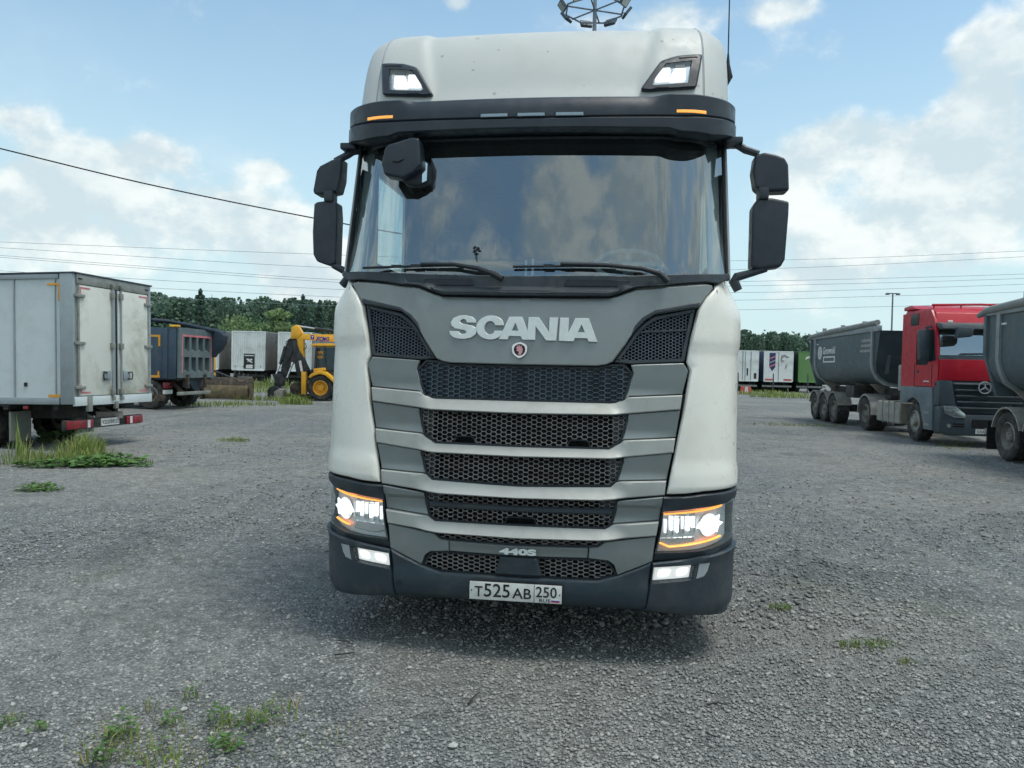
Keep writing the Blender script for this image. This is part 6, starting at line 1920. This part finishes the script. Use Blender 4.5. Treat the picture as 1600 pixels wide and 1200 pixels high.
tree('light green bush-like tree above the dump truck tarp', 318, 560, 116, 6.8, 5.5, 'round', 'leaf_mid', 1000)
tree('tall spruce whose tip stands above the left wood', 312, 560, 176, 18.6, 5.0, 'pine', 'leaf_pine', 900)
tree('tall spruce tip above the wood near the white cab', 472, 560, 185, 18.6, 5.0, 'pine', 'leaf_pine', 900)
tree('pointed spruce between the two tall tree tips', 498, 560, 188, 17.6, 4.6, 'pine', 'leaf_pine', 900)

# ------------------------------------------------------------------ gravel stones (too many to count)
def ico():
    t = (1 + 5 ** .5) / 2
    v = np.array([(-1, t, 0), (1, t, 0), (-1, -t, 0), (1, -t, 0), (0, -1, t), (0, 1, t), (0, -1, -t), (0, 1, -t), (t, 0, -1), (t, 0, 1), (-t, 0, -1), (-t, 0, 1)], float)
    v /= np.linalg.norm(v[0])
    f = np.array([(0, 11, 5), (0, 5, 1), (0, 1, 7), (0, 7, 10), (0, 10, 11), (1, 5, 9), (5, 11, 4), (11, 10, 2), (10, 7, 6), (7, 1, 8), (3, 9, 4), (3, 4, 2), (3, 2, 6), (3, 6, 8), (3, 8, 9), (4, 9, 5), (2, 4, 11), (6, 2, 10), (8, 6, 7), (9, 8, 1)])
    return v, f


def stones(name, n, ymin, ymax, size, mat, label, seed, power=2.0, dens=None):
    r_ = np.random.default_rng(seed)
    v, f = ico()
    u = r_.random(n)
    k = power - 1
    Y = (ymin ** (-k) + u * (ymax ** (-k) - ymin ** (-k))) ** (-1 / k) if k > 0 else ymin + u * (ymax - ymin)
    X = (r_.random(n) * 2 - 1) * (Y * .72 + .4)
    S = size * np.minimum(np.exp(r_.normal(0, .48, n)), 2.3)
    P = np.stack([X, Y, np.full(n, -.016) + S * .18], 1)
    vv = v[None] * (1 + r_.normal(0, .16, (n, 12, 1)))
    sc = np.stack([np.ones(n), .65 + .35 * r_.random(n), .38 + .3 * r_.random(n)], 1)
    vv = vv * sc[:, None, :]
    a = r_.random(n) * 2 * np.pi
    tl = r_.normal(0, .35, n)
    ca, sa, ct, st_ = np.cos(a), np.sin(a), np.cos(tl), np.sin(tl)
    x, y, z = vv[..., 0], vv[..., 1], vv[..., 2]
    y2, z2 = y * ct[:, None] - z * st_[:, None], y * st_[:, None] + z * ct[:, None]
    x3, y3 = x * ca[:, None] - y2 * sa[:, None], x * sa[:, None] + y2 * ca[:, None]
    co = np.stack([x3, y3, z2], 2) * S[:, None, None] + P[:, None, :]
    fa = f[None] + (np.arange(n) * 12)[:, None, None]
    me = bpy.data.meshes.new(name)
    me.vertices.add(n * 12); me.vertices.foreach_set('co', co.ravel())
    nf = n * 20
    me.loops.add(nf * 3); me.loops.foreach_set('vertex_index', fa.ravel().astype(np.int32))
    me.polygons.add(nf)
    me.polygons.foreach_set('loop_start', np.arange(0, nf * 3, 3, dtype=np.int32))
    me.update(); me.validate()
    me.materials.append(MATS[mat])
    o = link(bpy.data.objects.new(name, me))
    tag(o, label, 'gravel', kind='stuff')
    return o


def stone_mat():
    m = bpy.data.materials.new('stone')
    m.use_nodes = True
    t = NT(m.node_tree)
    b = m.node_tree.nodes['Principled BSDF']
    g = t.new('ShaderNodeNewGeometry').outputs['Random Per Island']
    co = t.new('ShaderNodeTexCoord').outputs['Object']
    n_ = t.new('ShaderNodeValToRGB')
    m.node_tree.links.new(g, n_.inputs[0])
    cr = n_.color_ramp
    cr.elements[0].color = (.085, .095, .095, 1); cr.elements[1].color = (.50, .50, .47, 1)
    for p_, c_ in ((.35, (.175, .190, .188, 1)), (.7, (.26, .275, .268, 1)), (.88, (.34, .34, .32, 1)), (.97, (.42, .42, .39, 1))):
        e = cr.elements.new(p_); e.color = c_
    c = t.mix(t.ramp(t.noise(co, 160, 3, .6), .3, .7, 0, .35), n_.outputs[0], (.16, .165, .16))
    big = t.ramp(t.noise(co, .22, 5, .55), .40, .64, 0, .6)
    c = t.mix(big, c, (.330, .325, .295))
    c = t.mix(t.math('MULTIPLY', t.ramp(t.noise(co, .5, 4, .6, .6), .56, .70), .45), c, (.10, .11, .11))
    m.node_tree.links.new(c, b.inputs['Base Color'])
    b.inputs['Roughness'].default_value = .88
    b.inputs['Specular IOR Level'].default_value = .3
    MATS['stone'] = m


stone_mat()
stones('gravel_near', 76000, 2.6, 9.5, .0060, 'stone', 'loose grey crushed stones over the near ground', 3, 2.2)
stones('gravel_far', 17000, 5.0, 24.0, .0110, 'stone', 'coarser loose stones further back on the yard', 5, 1.6)

# ------------------------------------------------------------------ grass and weeds
def blades(V, Fc, c, n, spread, h, w_, lean=.5, elong=(1, 1)):
    for _ in range(n):
        a, q = rng.random() * 2 * PI, rng.random() ** .6 * spread
        bx_, by_ = c[0] + math.cos(a) * q * elong[0], c[1] + math.sin(a) * q * elong[1]
        hh = h * (.45 + .75 * rng.random()) * (1 - .5 * q / (spread + 1e-6))
        d = rng.random() * 2 * PI
        lx, ly = math.cos(d) * hh * lean * rng.random() * 1.4, math.sin(d) * hh * lean * rng.random() * 1.4
        px_, py_ = -math.sin(d) * w_ / 2, math.cos(d) * w_ / 2
        k = len(V)
        V += [(bx_ - px_, by_ - py_, -.02), (bx_ + px_, by_ + py_, -.02), (bx_ + lx * .35 + px_ * .8, by_ + ly * .35 + py_ * .8, hh * .6),
              (bx_ + lx * .35 - px_ * .8, by_ + ly * .35 - py_ * .8, hh * .6), (bx_ + lx, by_ + ly, hh * (1 - .3 * lean * rng.random()))]
        Fc += [(k, k + 1, k + 2, k + 3), (k + 3, k + 2, k + 4)]
def broad(V, Fc, c, n, spread, s, h, elong=(1, 1)):
    for _ in range(n):
        a, q = rng.random() * 2 * PI, rng.random() ** .6 * spread
        p = Vector((c[0] + math.cos(a) * q * elong[0], c[1] + math.sin(a) * q * elong[1], h * rng.random() * (1 - .6 * q / spread)))
        d = rng.random() * 2 * PI
        e = Vector((math.cos(d), math.sin(d), .5 * rng.random() - .1)); f = Vector((-math.sin(d), math.cos(d), .3 * rng.normal()))
        ss = s * (.5 + .8 * rng.random())
        k = len(V)
        V += [p, p + e * ss * .5 + f * ss * .32, p + e * ss, p + e * ss * .5 - f * ss * .32]
        Fc += [(k, k + 1, k + 2, k + 3)]
def grass(label, mats, name='grass'):
    root = None
    for (mat, V, Fc) in mats:
        if not V: continue
        o = mesh_obj(name, V, Fc, mat, None, None)
        if root is None:
            root = o; tag(o, label, 'grass', kind='stuff')
        else:
            o.parent = root; o['kind'] = 'stuff'
    return root
def patch(label, spots, dry=.15, leafy=None):
    A, Af, Dv, Df, Lv, Lf = [], [], [], [], [], []
    for (px, py, n, spread, h, w_, lean, el_) in spots:
        p = gnd(px, py)
        blades(A, Af, p, n, spread, h, w_, lean, el_)
        if dry: blades(Dv, Df, p, int(n * dry), spread * 1.1, h * .9, w_ * .8, lean * 1.3, el_)
    for (px, py, n, spread, s, h, el_) in (leafy or []):
        broad(Lv, Lf, gnd(px, py), n, spread, s, h, el_)
    grass(label, (('grass_green', A, Af), ('grass_dry', Dv, Df), ('weed_leaf', Lv, Lf)))
patch('tall grass and broad weeds growing behind the box truck', [
    (40, 722, 80, .35, .42, .016, .5, (1, 1)), (28, 712, 24, .15, .8, .018, .35, (1, 1)), (70, 722, 90, .5, .30, .014, .6, (1, 1)), (105, 722, 120, .45, .28, .015, .6, (1.2, .8)),
    (135, 706, 110, .30, .55, .018, .75, (1, 1)), (125, 712, 150, .35, .55, .016, .6, (1, 1)), (160, 718, 90, .4, .25, .012, .5, (1.5, .7)), (205, 722, 60, .25, .14, .010, .5, (1.5, .7))], .10,
    [(85, 728, 240, .45, .10, .10, (1.4, .4)), (140, 726, 320, .5, .11, .14, (1.3, .45)), (175, 722, 280, .4, .11, .16, (1.3, .5)), (200, 727, 80, .3, .09, .06, (1.3, .5)), (88, 690, 120, .35, .14, .45, (1, 1)), (110, 682, 90, .3, .14, .5, (1, 1))])
patch('small dark green weed clump on bare gravel at the left', [(62, 764, 60, .18, .10, .008, .8, (1.3, .8))], 0, [(62, 765, 160, .20, .07, .09, (1.5, .8))])
patch('sparse seedlings and dry grass in the left foreground', [
    (190, 1150, 16, .08, .12, .009, 1.0, (1, 1)), (155, 1185, 10, .06, .12, .009, .9, (1, 1)), (240, 1180, 22, .16, .07, .006, 1.3, (1, 1)), (275, 1195, 16, .12, .08, .007, 1.3, (1, 1)),
    (345, 1130, 10, .07, .08, .008, 1.0, (1, 1)), (300, 1088, 10, .05, .08, .005, .8, (1, 1)), (395, 1125, 14, .08, .08, .008, 1.1, (1, 1)), (430, 1110, 26, .12, .06, .006, 1.6, (1.3, 1)), (355, 1165, 10, .06, .06, .008, 1.1, (1, 1)),
    (270, 1125, 8, .05, .05, .006, 1.0, (1, 1)), (235, 1105, 7, .04, .07, .005, .8, (1, 1)), (12, 1125, 12, .07, .04, .007, 1.2, (1, 1)), (60, 1135, 8, .05, .03, .006, 1.2, (1, 1))], .5,
    [(190, 1150, 70, .07, .030, .15, (1, 1)), (345, 1125, 46, .06, .028, .10, (1, 1)), (355, 1165, 60, .08, .030, .06, (1, 1)), (395, 1130, 34, .07, .030, .08, (1, 1)), (160, 1190, 40, .05, .028, .13, (1, 1)), (270, 1125, 30, .05, .024, .06, (1, 1)),
     (240, 1175, 40, .14, .022, .05, (1, 1)), (300, 1088, 12, .03, .022, .08, (1, 1)), (430, 1112, 20, .1, .022, .04, (1, 1)), (15, 1125, 26, .06, .022, .03, (1, 1)), (60, 1137, 18, .05, .022, .025, (1, 1))])
patch('dry straw lying flat in the left foreground', [(330, 1150, 120, .5, .025, .004, 3.0, (1.3, .7)), (240, 1160, 60, .3, .02, .004, 3.0, (1, .7))], 1.0)
patch('small green tuft by the front right corner of the white truck', [(1218, 948, 60, .07, .035, .005, .8, (1.3, .8))], .2, [(1218, 948, 30, .06, .02, .02, (1.3, .8))])
patch('low mossy tuft on the gravel in the right foreground', [(1345, 1008, 70, .10, .035, .005, .9, (1.5, .8)), (1375, 1003, 40, .07, .03, .005, .9, (1.5, .8)), (1418, 1032, 20, .05, .03, .005, .9, (1.4, .8))], .3, [(1350, 1006, 40, .1, .022, .02, (1.5, .7))])
patch('small grass tuft in the open yard at left', [(366, 688, 90, .25, .12, .010, .8, (1.5, .8))], .2, [(366, 688, 40, .2, .06, .06, (1.5, .8))])
patch('grass strip before the dump truck and bulldozer', [(300, 634, 140, 1.0, .24, .03, .6, (1.8, .7)), (345, 632, 80, .8, .2, .03, .6, (1.8, .7)), (380, 632, 140, .9, .24, .03, .6, (1.8, .7)), (415, 612, 300, 2.4, .45, .05, .6, (2.2, 1)), (408, 625, 160, .9, .35, .03, .6, (1.6, .7))], .15)
patch('tall grass around the backhoe bucket', [(425, 606, 360, 2.2, .8, .05, .6, (1.6, .8)), (455, 622, 260, .8, .45, .035, .6, (1.5, .7)), (462, 631, 220, .6, .5, .03, .6, (1.2, .7)), (480, 622, 120, .6, .4, .03, .6, (1.2, .7))], .2)
patch('green weeds before the row of trailers on the right', [(1192, 610, 420, 2.2, .9, .07, .6, (1.4, 1)), (1205, 617, 420, 2.0, .5, .06, .6, (1.6, .8)), (1222, 621, 260, 1.6, .4, .05, .6, (1.6, .8)), (1170, 611, 220, 2.0, .4, .06, .6, (1.6, .8))], .1, [(1195, 606, 300, 2.2, .4, 1.4, (1, 1)), (1210, 606, 120, 1.5, .4, 1.8, (1, 1))])
patch('thin grass patches before the red tractor', [(1250, 664, 120, .8, .10, .02, .9, (2.4, .6)), (1530, 694, 60, .5, .10, .015, .8, (2.4, .6)), (1490, 700, 30, .4, .08, .015, .8, (2.4, .6))], .4)

# ------------------------------------------------------------------ twigs and single pale stones
pm('twig_bark', rgb(44, 40, 38), .9, var=.3, vscale=20)
def twig(label, pts):
    q = [gnd(x, y) for x, y in pts]
    o = MB().tube([(p.x - q[0].x, p.y - q[0].y, .008 + .006 * (i % 2)) for i, p in enumerate(q)], [.005] + [.004] * (len(q) - 2) + [.0025], 6).build('twig', 'twig_bark')
    o.location = (q[0].x, q[0].y, -.004)
    tag(o, label, 'twig', 'twigs on the gravel')
twig('bent dark twig nearest the front left bumper corner', [(528, 1002), (540, 1004), (553, 1008)])
twig('short dark twig just below the bent one by the bumper', [(523, 1024), (540, 1024), (553, 1020)])
twig('straight thin twig in the middle foreground', [(731, 1101), (742, 1090), (750, 1082)])
twig('curved dark twig on the lower right gravel', [(1104, 1102), (1122, 1101), (1138, 1103)])
twig('forked dark twig at the bottom right of centre', [(1103, 1146), (1112, 1152), (1126, 1154)])
twig('dark twig on open gravel right of the truck', [(1284, 876), (1291, 881), (1297, 888)])
sv, sf = ico()
def bigstone(label, px, py, s, mat='stone'):
    p = gnd(px, py)
    v = sv * (1 + rng.normal(0, .13, (12, 1))) * np.array([1, .75, .5]) * s
    o = mesh_obj('stone', v.tolist(), [tuple(int(i) for i in f) for f in sf], mat, None, 25)
    o.location = (p.x, p.y, s * .22 - .01); o.rotation_euler.z = rng.random() * 6
    tag(o, label, 'stone', 'single pale stones')
pm('pale_stone', rgb(172, 174, 168), .85, var=.1, vscale=20, bump=.001, bscale=80)
for px, py, s, lab in ((663, 987, .024, 'pale stone in the shade just before the bumper'), (530, 1000, .022, 'pale stone beside the bent twig'), (951, 950, .016, 'pale stone under the right bumper half'),
                       (640, 1041, .020, 'small white chip right of the twigs'), (246, 986, .020, 'white chip on the gravel left of the truck'), (86, 1082, .024, 'white elongated stone at the lower left'),
                       (36, 1162, .030, 'large white stone at the bottom left corner'), (287, 1106, .028, 'white stone between the left seedlings'), (708, 1163, .034, 'flat pale stone at the bottom centre'), (1024, 1181, .026, 'pale stone at the bottom right of centre'),
                       (1590, 1114, .022, 'white stone at the right edge of the gravel'), (248, 858, .022, 'white stone in the left middle ground'), (428, 952, .020, 'pale stone near the left truck corner')):
    bigstone(lab, px, py, s * .72, 'pale_stone')
